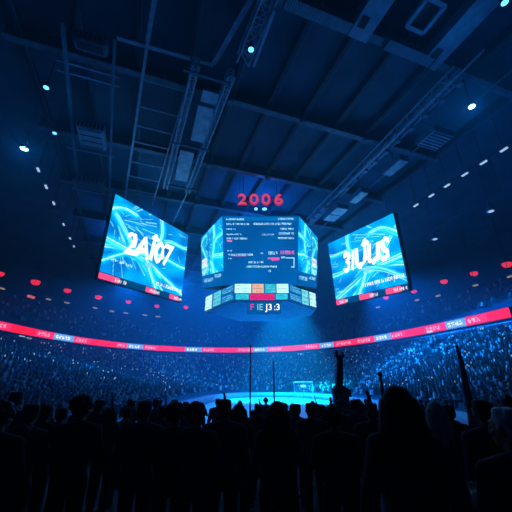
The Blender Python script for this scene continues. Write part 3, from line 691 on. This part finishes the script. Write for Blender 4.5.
b = MB(); b.tube([(q.x, yg+2.5, .02), (q.x, yg+2.5, zt_)], .08, 8); b.build('post', 'palesteel', g)
b = MB(); b.box((q.x, yg+2.4, q.z), (.9, .25, .4)); b.build('lamp_head', 'lens', g)
def gz(y): return floor_z(y) if y < 24 else .02
def pole(px, py, D, r0, r1, lab, nm='slim_pole', dx=0):
    top = at_y(px, py, D); z0 = gz(D); g = thing(nm, (top.x+dx, D, z0), lab, 'pole')
    b = MB(); b.tube([(top.x+dx*(1-k), D, z0+(top.z-z0)*k) for k in (0, .25, .5, .75, 1)], r0, 10, r1); b.build('shaft', 'darksteel', g, True)
    b = MB(); b.lathe((top.x+dx, D, z0), [(r0*3, 0), (r0*3, .04), (r0*1.4, .1)], 14); b.build('base_plate', 'darksteel', g)
    b = MB(); b.sphere((top.x, D, top.z), r1*1.5); b.build('finial', 'darksteel', g, True)
pole(250.5, 346, 14, .04, .025, 'very thin dark pole standing left of the goal, reaching the LED ribbon')
pole(273.5, 362, 15, .055, .022, 'short thin dark pole in the crowd between the long pole and the goal')
pole(380, 374, 9, .06, .04, 'short dark post just behind the large long-haired head')
# furled flag on a leaning pole
top = at_y(457, 344, 9.5); z0 = gz(9.5); bx = at_y(468, 400, 9.5).x
g = thing('furled_flag', (bx, 9.5, z0), 'tall tapering furled flag leaning left in the crowd at right', 'flag')
b = MB(); b.tube([(bx+(top.x-bx)*k, 9.5, z0+(top.z-z0)*k) for k in (0, .5, 1)], .03, 8, .02); b.build('flagpole', 'darksteel', g)
b = MB(); b.tube([(bx+(top.x-bx)*k + .015*math.sin(k*17), 9.5+.015*math.cos(k*13), z0+(top.z-z0)*k) for k in (.3, .42, .55, .65, .75, .85, .93, .985)], .135, 12, .03); b.build('furled_cloth', 'flag', g, True)
# the camera tower
D = 12.0; c = at_y(340, 400, D); z0 = gz(D); top = at_y(339, 352, D)
g = thing('crane_tower', (c.x, D, z0), 'dark tower column on a bulky base rising from the crowd right of the goal', 'tower')
b = MB(); b.box((c.x+.03, D, (z0+at_y(340, 386, D).z)/2), (.5, .5, at_y(340, 386, D).z-z0)); bmesh.ops.bevel(b.bm, geom=b.bm.edges[:], offset=.06, segments=2, affect='EDGES'); b.build('base_housing', 'darksteel', g)
zb = at_y(340, 388, D).z; b = MB()
A8 = [(c.x+.03-.21, .21), (c.x+.03+.22, .2)]
lo = [b.bm.verts.new((c.x+.0+sx*.125, D+sy*.14, zb)) for sx, sy in ((-1, -1), (1, -1), (1, 1), (-1, 1))]
hi = [b.bm.verts.new((top.x+sx*.1, D+sy*.1, top.z-.12)) for sx, sy in ((-1, -1), (1, -1), (1, 1), (-1, 1))]
for i in range(4): b.bm.faces.new((lo[i], lo[(i+1) % 4], hi[(i+1) % 4], hi[i]))
b.bm.faces.new(lo[::-1]); b.bm.faces.new(hi); b.build('column', 'darksteel', g)
b = MB(); b.box((top.x-.12, D, top.z-.06), (.09, .2, .22)); b.box((top.x+.1, D, top.z-.08), (.07, .18, .16)); b.box((top.x, D, top.z-.15), (.32, .24, .08)); b.build('top_bracket', 'darksteel', g)
b = MB(); b.box((c.x+.33, D, at_y(340, 393, D).z), (.12, .25, .25)); b.build('control_box', 'black', g)

# ------------------------------------------------------------------ people
def limb(b, pts, rs):
    for (p, q), (r, s) in zip(zip(pts, pts[1:]), zip(rs, rs[1:])): b.capsule(p, q, r, s)
def hand(b, w, d, side, curl=.35):
    """palm and five fingers beyond wrist w along d"""
    d = Vector(d).normalized(); up = Vector((0, 1, 0)) if abs(d.y) < .8 else Vector((0, 0, 1)); x = d.cross(up).normalized(); n = x.cross(d)
    w = Vector(w); pc = w + d*.05
    R = Matrix((x, d, n)).transposed(); b.sphere(pc, (.04, .052, .017), R, 12, 8)
    for i, (o, L) in enumerate(((-.03, .062), (-.01, .074), (.011, .07), (.03, .055))):
        a = pc + x*o + d*.038; m = a + d*L*.5 + n*.006*curl*4; e = m + (d*(1-curl)+n*curl).normalized()*L*.55
        limb(b, [a, m, e], [.0095, .009, .0078])
    a = w + d*.02 - x*.03*side; m = a + (d*.6 - x*.7*side + n*.3).normalized()*.035; e = m + (d*.9 - x*.2*side + n*.3).normalized()*.03
    limb(b, [a, m, e], [.012, .0105, .009])
def head(b, c, turn=0):
    R = Matrix.Rotation(turn, 3, 'Z'); c = Vector(c); f = lambda x, y, z: c + R @ Vector((x, y, z))
    b.sphere(f(0, -.012, .03), (.076, .095, .09), R, 20, 14); b.sphere(f(0, .03, -.035), (.058, .062, .075), R, 16, 12)
    b.sphere(f(0, .06, -.085), (.03, .03, .028), R)
    b.capsule(f(0, .092, .02), f(0, .112, -.028), .009, .015); b.capsule(f(-.03, .082, .035), f(.03, .082, .035), .013, .013)
    for s in (-1, 1):
        b.sphere(f(s*.078, -.005, -.005), (.012, .022, .034), R, 10, 8); b.sphere(f(s*.04, .06, -.02), (.022, .022, .02), R, 10, 8)
    b.capsule(f(-.018, .087, -.06), f(.018, .087, -.06), .008, .008)
    return f
def make_person(hair, arms, woman=False, turn=0, hood=False):
    """standing figure, feet at the origin, facing +Y"""
    k = .93 if woman else 1; sh = .175*k if woman else .2; hip = .1
    b = MB(); f = head(b, (0, .015, 1.63), turn)
    limb(b, [(0, -.005, 1.57), (0, -.01, 1.45)], [.056*k, .062*k])
    torso = [((0, 0, 1.36), (sh*.88, .105*k, .13)), ((0, .005, 1.2), (.15*k, .1, .17)), ((0, 0, 1.05), (.14, .095, .13)), ((0, -.01, .94), (.165, .11, .12))]
    for c, r in torso: b.sphere(c, r, None, 18, 12)
    JA = {}
    for s in (-1, 1):
        limb(b, [(s*.03, -.01, 1.44), (s*sh, 0, 1.4)], [.06, .062*k])
        S_ = (s*sh, 0, 1.4); E, Wp = arms[s]
        limb(b, [S_, E, Wp], [.055*k, .042*k, .029*k]); hand(b, Wp, Vector(Wp)-Vector(E), s)
        limb(b, [(s*hip, 0, .9), (s*.105, .02, .5), (s*.11, -.02, .09)], [.088, .058, .04])
        b.sphere((s*.118, .05, .045), (.042, .12, .045), None, 12, 8)
    body = remesh(b.mesh('person'), .0085, 2)
    body.materials.clear(); body.materials.append(M['skin'])
    root = link('person', body); root['rel'] = 1
    def child(name, b, vox, m, sm=2):
        me = remesh(b.mesh(name), vox, sm); me.materials.clear(); me.materials.append(M[m]); return link(name, me, root)
    # eyes
    b = MB()
    for s in (-1, 1): b.sphere(f(s*.031, .079, .012), (.012, .01, .008), None, 10, 8)
    link('eyes', b.mesh('eyes', 'eye', True), root)
    b = MB(); b.sphere(f(0, .092, -.061), (.021, .009, .007), None, 10, 8); link('mouth', b.mesh('mouth', 'lip', True), root)
    # hair
    b = MB(); b.sphere(f(0, -.026, .05), (.087, .098, .085), None, 18, 12); b.sphere(f(0, -.05, .0), (.082, .078, .085), None, 18, 12)
    if hair == 'long':
        for i in range(9):
            a = -1.9+i*3.8/8; x, y = .085*math.sin(a), -.03-.075*math.cos(a)
            L = .34+.05*math.sin(i*2.3); b.capsule(f(x, y, .02), f(x*1.35, y*1.1-.015, -.16), .04, .045); b.capsule(f(x*1.35, y*1.1-.015, -.16), f(x*1.3, y*1.1-.02, -L), .045, .018)
    elif hair == 'bun':
        b.sphere(f(0, -.11, .1), (.05, .05, .05))
    elif hair == 'bushy':
        for i in range(26):
            a, e = random.uniform(0, 2*PI), random.uniform(-.2, 1.5); b.sphere(f(.1*math.cos(a)*math.cos(e), -.035+.1*math.sin(a)*math.cos(e)-.01, .045+.1*math.sin(e)), .042)
    else:
        for i in range(12):
            a = random.uniform(0, 2*PI); b.sphere(f(.05*math.cos(a), -.03+.06*math.sin(a), .095), .035)
    child('hair', b, .011, 'hair')
    # jacket
    b = MB()
    for c, r in torso[:3]: b.sphere(c, Vector(r)+Vector((.03, .035, .015)), None, 18, 12)
    b.sphere((0, -.005, .93), (.195, .14, .13), None, 18, 12)
    for s in (-1, 1):
        limb(b, [(s*.03, -.015, 1.45), (s*sh, 0, 1.405)], [.075, .078*k]); E, Wp = arms[s]; Wq = Vector(E).lerp(Vector(Wp), .93)
        limb(b, [(s*sh, 0, 1.4), E, Wq], [.075*k, .06*k, .047])
    if hood: b.sphere((0, -.1, 1.46), (.12, .07, .09), None, 14, 10)
    else: b.lathe((0, -.012, 1.44), [(.085, 0), (.08, .05), (.078, .07)], 18)
    child('jacket', b, .014, 'jacket')
    b = MB(); b.sphere((0, -.01, .9), (.178, .122, .13), None, 18, 12)
    for s in (-1, 1): limb(b, [(s*hip, 0, .87), (s*.105, .02, .5), (s*.11, -.02, .1)], [.1, .075, .062])
    child('trousers', b, .014, 'trousers')
    for s in (-1, 1):
        b = MB(); b.sphere((s*.118, .06, .05), (.052, .14, .05), None, 14, 10); b.box((s*.118, .055, .012), (.09, .25, .024)); link('shoe', b.mesh('shoe', 'shoe'), root)
    return root
down = {s: ((s*.26, -.03, 1.13), (s*.27, .06, .88)) for s in (-1, 1)}
hold = {s: ((s*.26, .02, 1.14), (s*.1, .26, 1.2)) for s in (-1, 1)}
rais = {1: ((.3, .12, 1.52), (.27, .2, 1.78)), -1: ((-.26, -.03, 1.13), (-.27, .06, .88))}
fold = {s: ((s*.27, .03, 1.15), (s*.02, .17, 1.16)) for s in (-1, 1)}
PROTO = dict(man=make_person('short', down), woman=make_person('long', down, True), holder=make_person('short', hold, False, .25, True), bushy=make_person('bushy', fold, False, -.3), raiser=make_person('short', rais, False, .1),
             lady=make_person('bun', hold, True, -.2), hooded=make_person('short', fold, False, .1, True))
HT = {k: 1.755 for k in PROTO}; HT['bushy'] = 1.815
used = set()
def put(px, py, D, kind, rz, label, group=None, jk=None, hr=None, sc=None):
    root = PROTO[kind]
    o = root if kind not in used else copy_tree(root)
    if kind in used and 'group' in o: del o['group']
    used.add(kind)
    top = at_y(px, py, D); z0 = floor_z(D); s = sc or (top.z-z0)/HT[kind]
    o.location = (top.x, D, z0); o.rotation_euler = (0, 0, rz); o.scale = (s*1.04, s*1.04, s)
    tag(o, label, 'person', group)
    for ch in o.children:
        k = ch.name.split('.')[0]
        m = {'jacket': jk, 'hair': hr}.get(k)
        if m:
            ch.material_slots[0].link = 'OBJECT'; ch.material_slots[0].material = M[m]
    return o, s
FRONT = [
 (6, 399, 3.3, 'bushy', .1, 'person in black at the far left edge of the front crowd'),
 (18, 392, 5.2, 'man', 0, 'dark-headed person standing just behind the leftmost front figure', 'jacket2'),
 (33, 404, 4.0, 'holder', -.1, 'person in a dark hooded jacket, second figure in from the left edge', 'jacket3'),
 (48, 404, 4.6, 'lady', .15, 'person with hair in a bun near the left edge', None),
 (63, 408, 5.5, 'hooded', 0, 'person with a hood down, just left of the tallest broad-shouldered person', None),
 (85.5, 393.5, 4.1, 'bushy', -.05, 'tallest broad-shouldered person on the left, arms folded'),
 (100, 400, 6.5, 'man', .2, 'smaller head just right of the tallest left figure', 'jacket2'),
 (112, 407, 6.0, 'woman', -.2, 'long-haired person in the gap right of the tallest left figure', 'jacket3'),
 (128, 408, 6.6, 'hooded', .1, 'low dark head left of the square-headed row', None),
 (146, 401, 4.3, 'man', -.1, 'short-haired person, first of the dark row left of the ice', None),
 (164, 407, 6.2, 'lady', .1, 'bun-haired person half hidden between two dark heads left of the ice', None),
 (177, 400.5, 4.2, 'bushy', .1, 'bushy-haired person in the dark row left of the ice'),
 (198, 400.5, 4.0, 'bushy', -.15, 'bushy-haired person right next to the other bushy head, nearer the ice', 'jacket2'),
 (225, 399.5, 4.3, 'man', .05, 'round-headed person in front of the left end of the ice', None),
 (239, 404, 5.0, 'woman', -.05, 'long-haired person between the round head and the thin pole', None),
 (258, 405, 7.8, 'man', 0, 'small head just right of the thin pole', 'jacket2'),
 (277, 401.5, 3.7, 'woman', .1, 'wide dark long-haired figure in front of the ice, right of the thin pole', None),
 (296, 404, 6.6, 'holder', -.1, 'person holding something up at chest height below the goal', None),
 (310, 403, 5.8, 'man', .1, 'short-haired person just right of the goal', 'jacket3'),
 (322, 405, 6.6, 'lady', 0, 'bun-haired person left of the tower base', None),
 (333, 404, 4.0, 'bushy', .0, 'bushy-haired person directly in front of the tower base'),
 (354, 400, 6.4, 'raiser', -.3, 'person raising one arm beside the tower base', 'jacket3'),
 (370, 403, 5.0, 'hooded', .1, 'hooded-jacket person between the tower and the large long-haired head', 'jacket2'),
 (395, 386.5, 2.35, 'woman', 0, 'largest dark long-haired head in the front crowd, right of the tower', None),
 (433, 402, 4.3, 'woman', .2, 'person with pale hair catching the light, right of the largest head', 'jacket2', 'hairfair'),
 (418, 408, 5.4, 'man', 0, 'short-haired person between the largest head and the pale-haired one', None),
 (447, 405, 5.2, 'hooded', -.1, 'dark figure at the foot of the furled flag', None),
 (480, 400, 3.4, 'man', .1, 'short-haired person left of the silver-haired person at the right edge', None),
 (505, 396, 5.4, 'lady', -.1, 'dark bun-haired person behind the silver-haired person', None),
 (504, 408, 2.1, 'holder', .15, 'silver-haired person nearest the right edge with bright rim light', 'jacket2', 'hairgrey'),
]
for r in FRONT: put(*r[:6], jk=r[6] if len(r) > 6 else None, hr=r[7] if len(r) > 7 else None)
# standing figures filling the floor behind the front row
gx = 0
for D in (8.6, 10.6, 13.4, 16.6):
    n = 12 if D < 12 else 14
    for i in range(n):
        x = -5.6 + (min(D*.86, 12.4)+5.6)*(i+.5+random.uniform(-.3, .3))/n
        if any(abs(x-px) < .9 and abs(D-py) < 1.1 for px, py in ((c.x, 12), (bx, 9.5))): continue
        kind = random.choice(list(PROTO)); D2 = D+random.uniform(-.5, .5)
        h = random.uniform(.86, .97)
        o, s = put(256, 300, D2, kind, random.uniform(-.5, .5), 'dark standing spectator on the floor between the front heads and the ice', 'standing spectators on the floor', jk=random.choice([None, 'jacket2', 'jacket3']), sc=h)
        o.location.x = x

# seated crowd in the bowl
AISLE = np.linspace(.12, PI-.12, 19)
def seats():
    P = []; Tt = []; Rr_ = []
    for i in range(1, ROWS):
        r = (i+.72)/ROWS; t = np.linspace(T0+.05, T1-.05, 4000); Q = bowl(t, r); s = np.concatenate([[0], np.cumsum(np.linalg.norm(np.diff(Q, axis=0), axis=1))])
        m = int(s[-1]/.72); ss = (np.arange(m)+.5)/m*s[-1] + rng.normal(size=m)*.06
        tq = np.interp(ss, s, t); Q = bowl(tq, r)
        P.append(np.concatenate([Q, np.full((m, 1), prow(i/ROWS))], 1)); Tt.append(tq); Rr_.append(np.full(m, r))
    return np.concatenate(P), np.concatenate(Tt), np.concatenate(Rr_)
P, Tt, Rw = seats()
d_aisle = np.min(np.abs(Tt[:, None]-AISLE[None]), 1); keep = (d_aisle > .008) & (rng.random(len(P)) < .9)
vt = min(AISLE, key=lambda a: abs(a-1.75))
keep &= ~((np.abs(Tt-vt) < .05-.045*np.abs(Rw-.45)) & (Rw > .2) & (Rw < .62))
keep &= P[:, 1] > 3
P = P[keep]; Tt = Tt[keep]; Rw = Rw[keep]
I, J = project(P + np.array((0, 0, .9))); dist = np.linalg.norm(P - np.array((0, 0, EYE)), axis=1)
inview = (I > -25) & (I < 537) & (P[:, 1] > 2); P, Tt, I, J, dist, Rw = [a[inview] for a in (P, Tt, I, J, dist, Rw)]
vis = (I > 2) & (I < 510) & (J < 404)
order = np.argsort(np.where(vis, dist, 1e9)); near = []; drop = []
for i in order[:420]:
    if len(near) >= 212: break
    if near and np.min(np.linalg.norm(P[near][:, :2]-P[i][None, :2], axis=1)) < .66: drop.append(i); continue
    near.append(i)
near = np.array(near)
isnear = np.zeros(len(P), bool); isnear[near] = True; isnear[drop] = True
def face_dir(p): return np.arctan2(-(6-p[..., 0]), (36-p[..., 1]))       # rotation so that +Y faces the rink
def make_seated(v):
    b = MB(); lean = (0, .05, -.04)[v]
    head(b, (0, .02+lean, 1.17)); limb(b, [(0, lean, 1.1), (0, lean*.8, .98)], [.055, .06])
    for c_, r in (((0, lean*.7, .9), (.19, .12, .14)), ((0, lean*.3, .72), (.165, .12, .18)), ((0, 0, .52), (.175, .14, .1))): b.sphere(c_, r, None, 16, 10)
    for s in (-1, 1):
        E = (s*.27, .06, .68); Wp = [(s*.12, .3, .62), (s*.06, .3, .86), (s*.2, .34, .6)][v]
        if v == 1 and s == 1: E, Wp = (.3, .15, 1.05), (.27, .2, 1.32)
        limb(b, [(s*.03, lean*.7, .95), (s*.19, lean*.7, .93), E, Wp], [.065, .065, .05, .038]); hand(b, Wp, Vector(Wp)-Vector(E), s)
        limb(b, [(s*.1, 0, .5), (s*.13, .44, .5), (s*.13, .42, .08)], [.095, .07, .05]); b.sphere((s*.13, .5, .045), (.045, .12, .045))
    me = remesh(b.mesh('seated'), .022, 2); me.materials.clear()
    return me
def seated_mats(me, cl, sk):
    me = me.copy()
    for m in (sk, 'hair', cl, 'trousers'): me.materials.append(M[m] if isinstance(m, str) else m)
    for p in me.polygons:
        c_ = p.center
        if c_.z > 1.08 and abs(c_.x) < .12: p.material_index = 1 if (c_.y < .02 or c_.z > 1.225) else 0
        elif c_.z > .6 and c_.y < .27: p.material_index = 2
        elif c_.y > .25 and c_.z > .56: p.material_index = 0
        else: p.material_index = 3
    return me
cl = [mat('shirt', c_, .85, 0, .2, 10) for c_ in ((.5, .52, .58), (.12, .2, .4), (.3, .32, .36), (.05, .06, .1), (.62, .65, .7), (.2, .08, .1))]
base = [make_seated(v) for v in range(3)]
SEAT = [seated_mats(base[i % 3], cl[i % 6], 'skin' if i % 4 else 'skin2') for i in range(9)]
for i in near:
    o = link('spectator', SEAT[int(rng.integers(9))]); sd = 'left' if I[i] < 256 else 'right'
    o.location = P[i]; o.rotation_euler = (0, 0, float(face_dir(P[i])) + rng.normal()*.15); s = rng.uniform(.94, 1.06); o.scale = (s, s, s)
    tag(o, 'seated spectator in the near rows of the blue-lit lower stands at %s' % sd, 'person', 'seated spectators in the near %s stands' % sd)
# the rest of the crowd: nobody could count it
def blob():
    vs = []; fs = []
    prof = [(.20, .13, .35), (.21, .14, .62), (.22, .12, .92), (.07, .07, 1.02)]
    for rx, ry, z in prof:
        for k in range(6): a = 2*PI*k/6; vs.append((rx*math.cos(a), ry*math.sin(a), z))
    for j in range(3):
        for k in range(6): fs.append((j*6+k, j*6+(k+1) % 6, (j+1)*6+(k+1) % 6, (j+1)*6+k))
    h0 = len(vs)
    for rr, z in ((.055, 1.0), (.095, 1.1), (.1, 1.18), (.05, 1.27)):
        for k in range(6): a = 2*PI*k/6; vs.append((rr*.9*math.cos(a), .02+rr*math.sin(a), z))
    for j in range(3):
        for k in range(6): fs.append((h0+j*6+k, h0+j*6+(k+1) % 6, h0+(j+1)*6+(k+1) % 6, h0+(j+1)*6+k))
    fs.append((h0+18, h0+19, h0+20, h0+21)); fs.append((h0+18, h0+21, h0+22, h0+23))
    q = len(vs)                                  # lap and knees
    for x in (-.18, .18):
        for y, z in ((0, .36), (.45, .36), (.45, .52), (0, .56)): vs.append((x, y, z))
    for f_ in ((0, 1, 2, 3), (4, 7, 6, 5), (3, 2, 6, 7), (1, 5, 6, 2)): fs.append(tuple(q+k for k in f_))
    return np.array(vs), np.array(fs)
BV, BF = blob()
def crowd(name, pts, label, cat='crowd'):
    n = len(pts); ang = face_dir(pts)+rng.normal(size=n)*.2; sc = rng.uniform(.9, 1.1, n)
    c_, s_ = np.cos(ang), np.sin(ang); v = BV[None]*sc[:, None, None]
    X = v[..., 0]*c_[:, None]-v[..., 1]*s_[:, None]; Y = v[..., 0]*s_[:, None]+v[..., 1]*c_[:, None]
    W_ = np.stack([X, Y, v[..., 2]], -1) + pts[:, None]
    fs = (BF[None] + (np.arange(n)*len(BV))[:, None, None]).reshape(-1, 4)
    val = rng.choice([.015, .05, .15, .45, .85], n, p=[.36, .24, .16, .12, .12]); tint = np.repeat((val[:, None]*np.array((.95, 1, 1.05)))[:, None], len(BV), 1)
    skin = np.array((.34, .22, .17))*rng.uniform(.4, 1.3, (n, 1)); tint[:, 24:42] = skin[:, None]; tint[:, 42:48] = .02
    o = link(name, np_mesh(name, W_.reshape(-1, 3), fs, 'cloth', tint.reshape(-1, 3), 'POINT')); tag(o, label, cat, kind='stuff')
rest = P[~isnear]
crowd('seated_crowd', rest, 'dense blue-lit crowd filling the rest of the lower stands')
ph = rest[rng.random(len(rest)) < .045]; n = len(ph)       # lit phone screens held up in the crowd
a = face_dir(ph); fx, fy = -np.sin(a), np.cos(a)
q = np.array([(-1, -1), (1, -1), (1, 1), (-1, 1)])*np.array((.05, .085))
ctrp = ph + np.stack([fx*.35, fy*.35, rng.uniform(.95, 1.35, n)], 1)
vs = []
for dpt in (0, .012):
    vs.append(ctrp[:, None] + np.stack([q[None, :, 0]*np.cos(a)[:, None]+fx[:, None]*dpt, q[None, :, 0]*np.sin(a)[:, None]+fy[:, None]*dpt, np.repeat(q[None, :, 1], n, 0)], -1))
vs = np.concatenate(vs, 1); bf = np.array([(0, 1, 2, 3), (4, 7, 6, 5), (0, 4, 5, 1), (1, 5, 6, 2), (2, 6, 7, 3), (3, 7, 4, 0)])
fs = (bf[None] + (np.arange(n)*8)[:, None, None]).reshape(-1, 4)
mp = mat('phone_light', (.05, .05, .05), .3, emit=(.25, .55, 1), es=1.3)
M['phone'] = mp
o = link('phone_screens', np_mesh('phone_screens', vs.reshape(-1, 3), fs, 'phone')); tag(o, 'scatter of tiny lit phone screens held up across the lower stands', 'phones', kind='stuff')
up = []
for i in range(18):
    t_ = rng.uniform(.0, PI, 70); Q = ring(t_, 1.4+i*.8+.35); up.append(np.concatenate([Q, np.full((70, 1), 14.2+i*.45)], 1))
crowd('gallery_crowd', np.concatenate(up), 'sparse dark crowd scattered over the upper gallery')

# ------------------------------------------------------------------ light
HAZE = .0055
def spot(p, tgt, e, col, size=60, blend=.6, lab=None, fixture=True):  # floods and their housings are added to brighten haze, ice and stands
    p, tgt = Vector(p), Vector(tgt); d = (tgt-p).normalized()
    l = bpy.data.lights.new('flood', 'SPOT'); l.energy = e; l.color = col; l.spot_size = math.radians(size); l.spot_blend = blend; l.shadow_soft_size = .12
    o = bpy.data.objects.new('added_flood_light', l); C.objects.link(o); o.location = p + d*.1; q = d.to_track_quat('Z', 'Y')
    o.rotation_euler = (-d).to_track_quat('Z', 'Y').to_euler()
    R3 = q.to_matrix(); g = thing('added_flood', p, lab, 'lamp')
    b = MB(); b.lathe(p, [(.12, -.75), (.26, -.7), (.3, -.5), (.3, -.02), (.36, 0)], 18, R3); b.build('housing', 'black', g, True)
    b = MB(); b.tube([p - d*.4 + R3 @ Vector((sx*.36, 0, 0)) for sx in (-1, 1)], .05, 8); b.build('yoke', 'darksteel', g)
    a = p - d*.4
    b = MB(); b.bar(a, (a.x, a.y, ROOF), .07); b.build('rod', 'darksteel', g)
    return o
BL = (0, .21, 1.0); CY = (0, .44, 1)
spot((6, 59, 24), (6, 61, 0), 260000, (0, .42, 1), 60, .6, 'added black flood hung out of sight behind the scoreboard to brighten the ice')
for v_, e_, nm in ((-4, 2, 'left'), (5, 4.5, 'left of centre'), (20, 4, 'right of centre'), (30, 2.5, 'right')):
    spot(roof(82, v_, 28), (5, 48, 3), e_*15000, BL, 72, .8, 'added black flood at the far end of the roof brightening the haze, %s' % nm)  # added to make the haze glow and rim the heads
spot(roof(52, 12, 22), (-8, 96, 4), 46000, BL, 80, .6, 'added black flood brightening the far stand')
spot((-20.9, 49.9, 18.5), (-20, 38, 0), 20000, BL, 100, .6, 'added black flood brightening the left stand')
spot((19.5, 52, 20), (30, 46, 2), 54000, BL, 110, .6, 'added black flood brightening the right stand')
def added_uplight(p, e, size):  # unseen light added to brighten the roof from below
    l = bpy.data.lights.new('added_uplight', 'SPOT'); l.energy = e; l.color = BL; l.spot_size = math.radians(size); l.spot_blend = .9; l.shadow_soft_size = .1
    o = bpy.data.objects.new('added_uplight', l); C.objects.link(o); o.location = p; o.rotation_euler = (PI, 0, 0)
added_uplight((ctr.x, ctr.y, ZT+1.2), 4200, 150)          # added light without a fixture above the scoreboard, brightening the roof deck
added_uplight(roof(60, -3, 24), 9000, 140); added_uplight(roof(58, 18, 24), 4500, 140)  # two more added roof lights, hidden behind left screen and scoreboard
w = bpy.data.worlds.new('world'); S.world = w; w.use_nodes = True
w.node_tree.nodes['Background'].inputs['Color'].default_value = (.01, .05, .2, 1); w.node_tree.nodes['Background'].inputs['Strength'].default_value = .0
# thin haze in the hall's air
nw = w.node_tree; v = nw.nodes.new('ShaderNodeVolumeScatter'); v.inputs['Color'].default_value = (.15, .72, 1, 1); v.inputs['Density'].default_value = HAZE; v.inputs['Anisotropy'].default_value = .25
nw.links.new(v.outputs[0], nw.nodes['World Output'].inputs['Volume'])
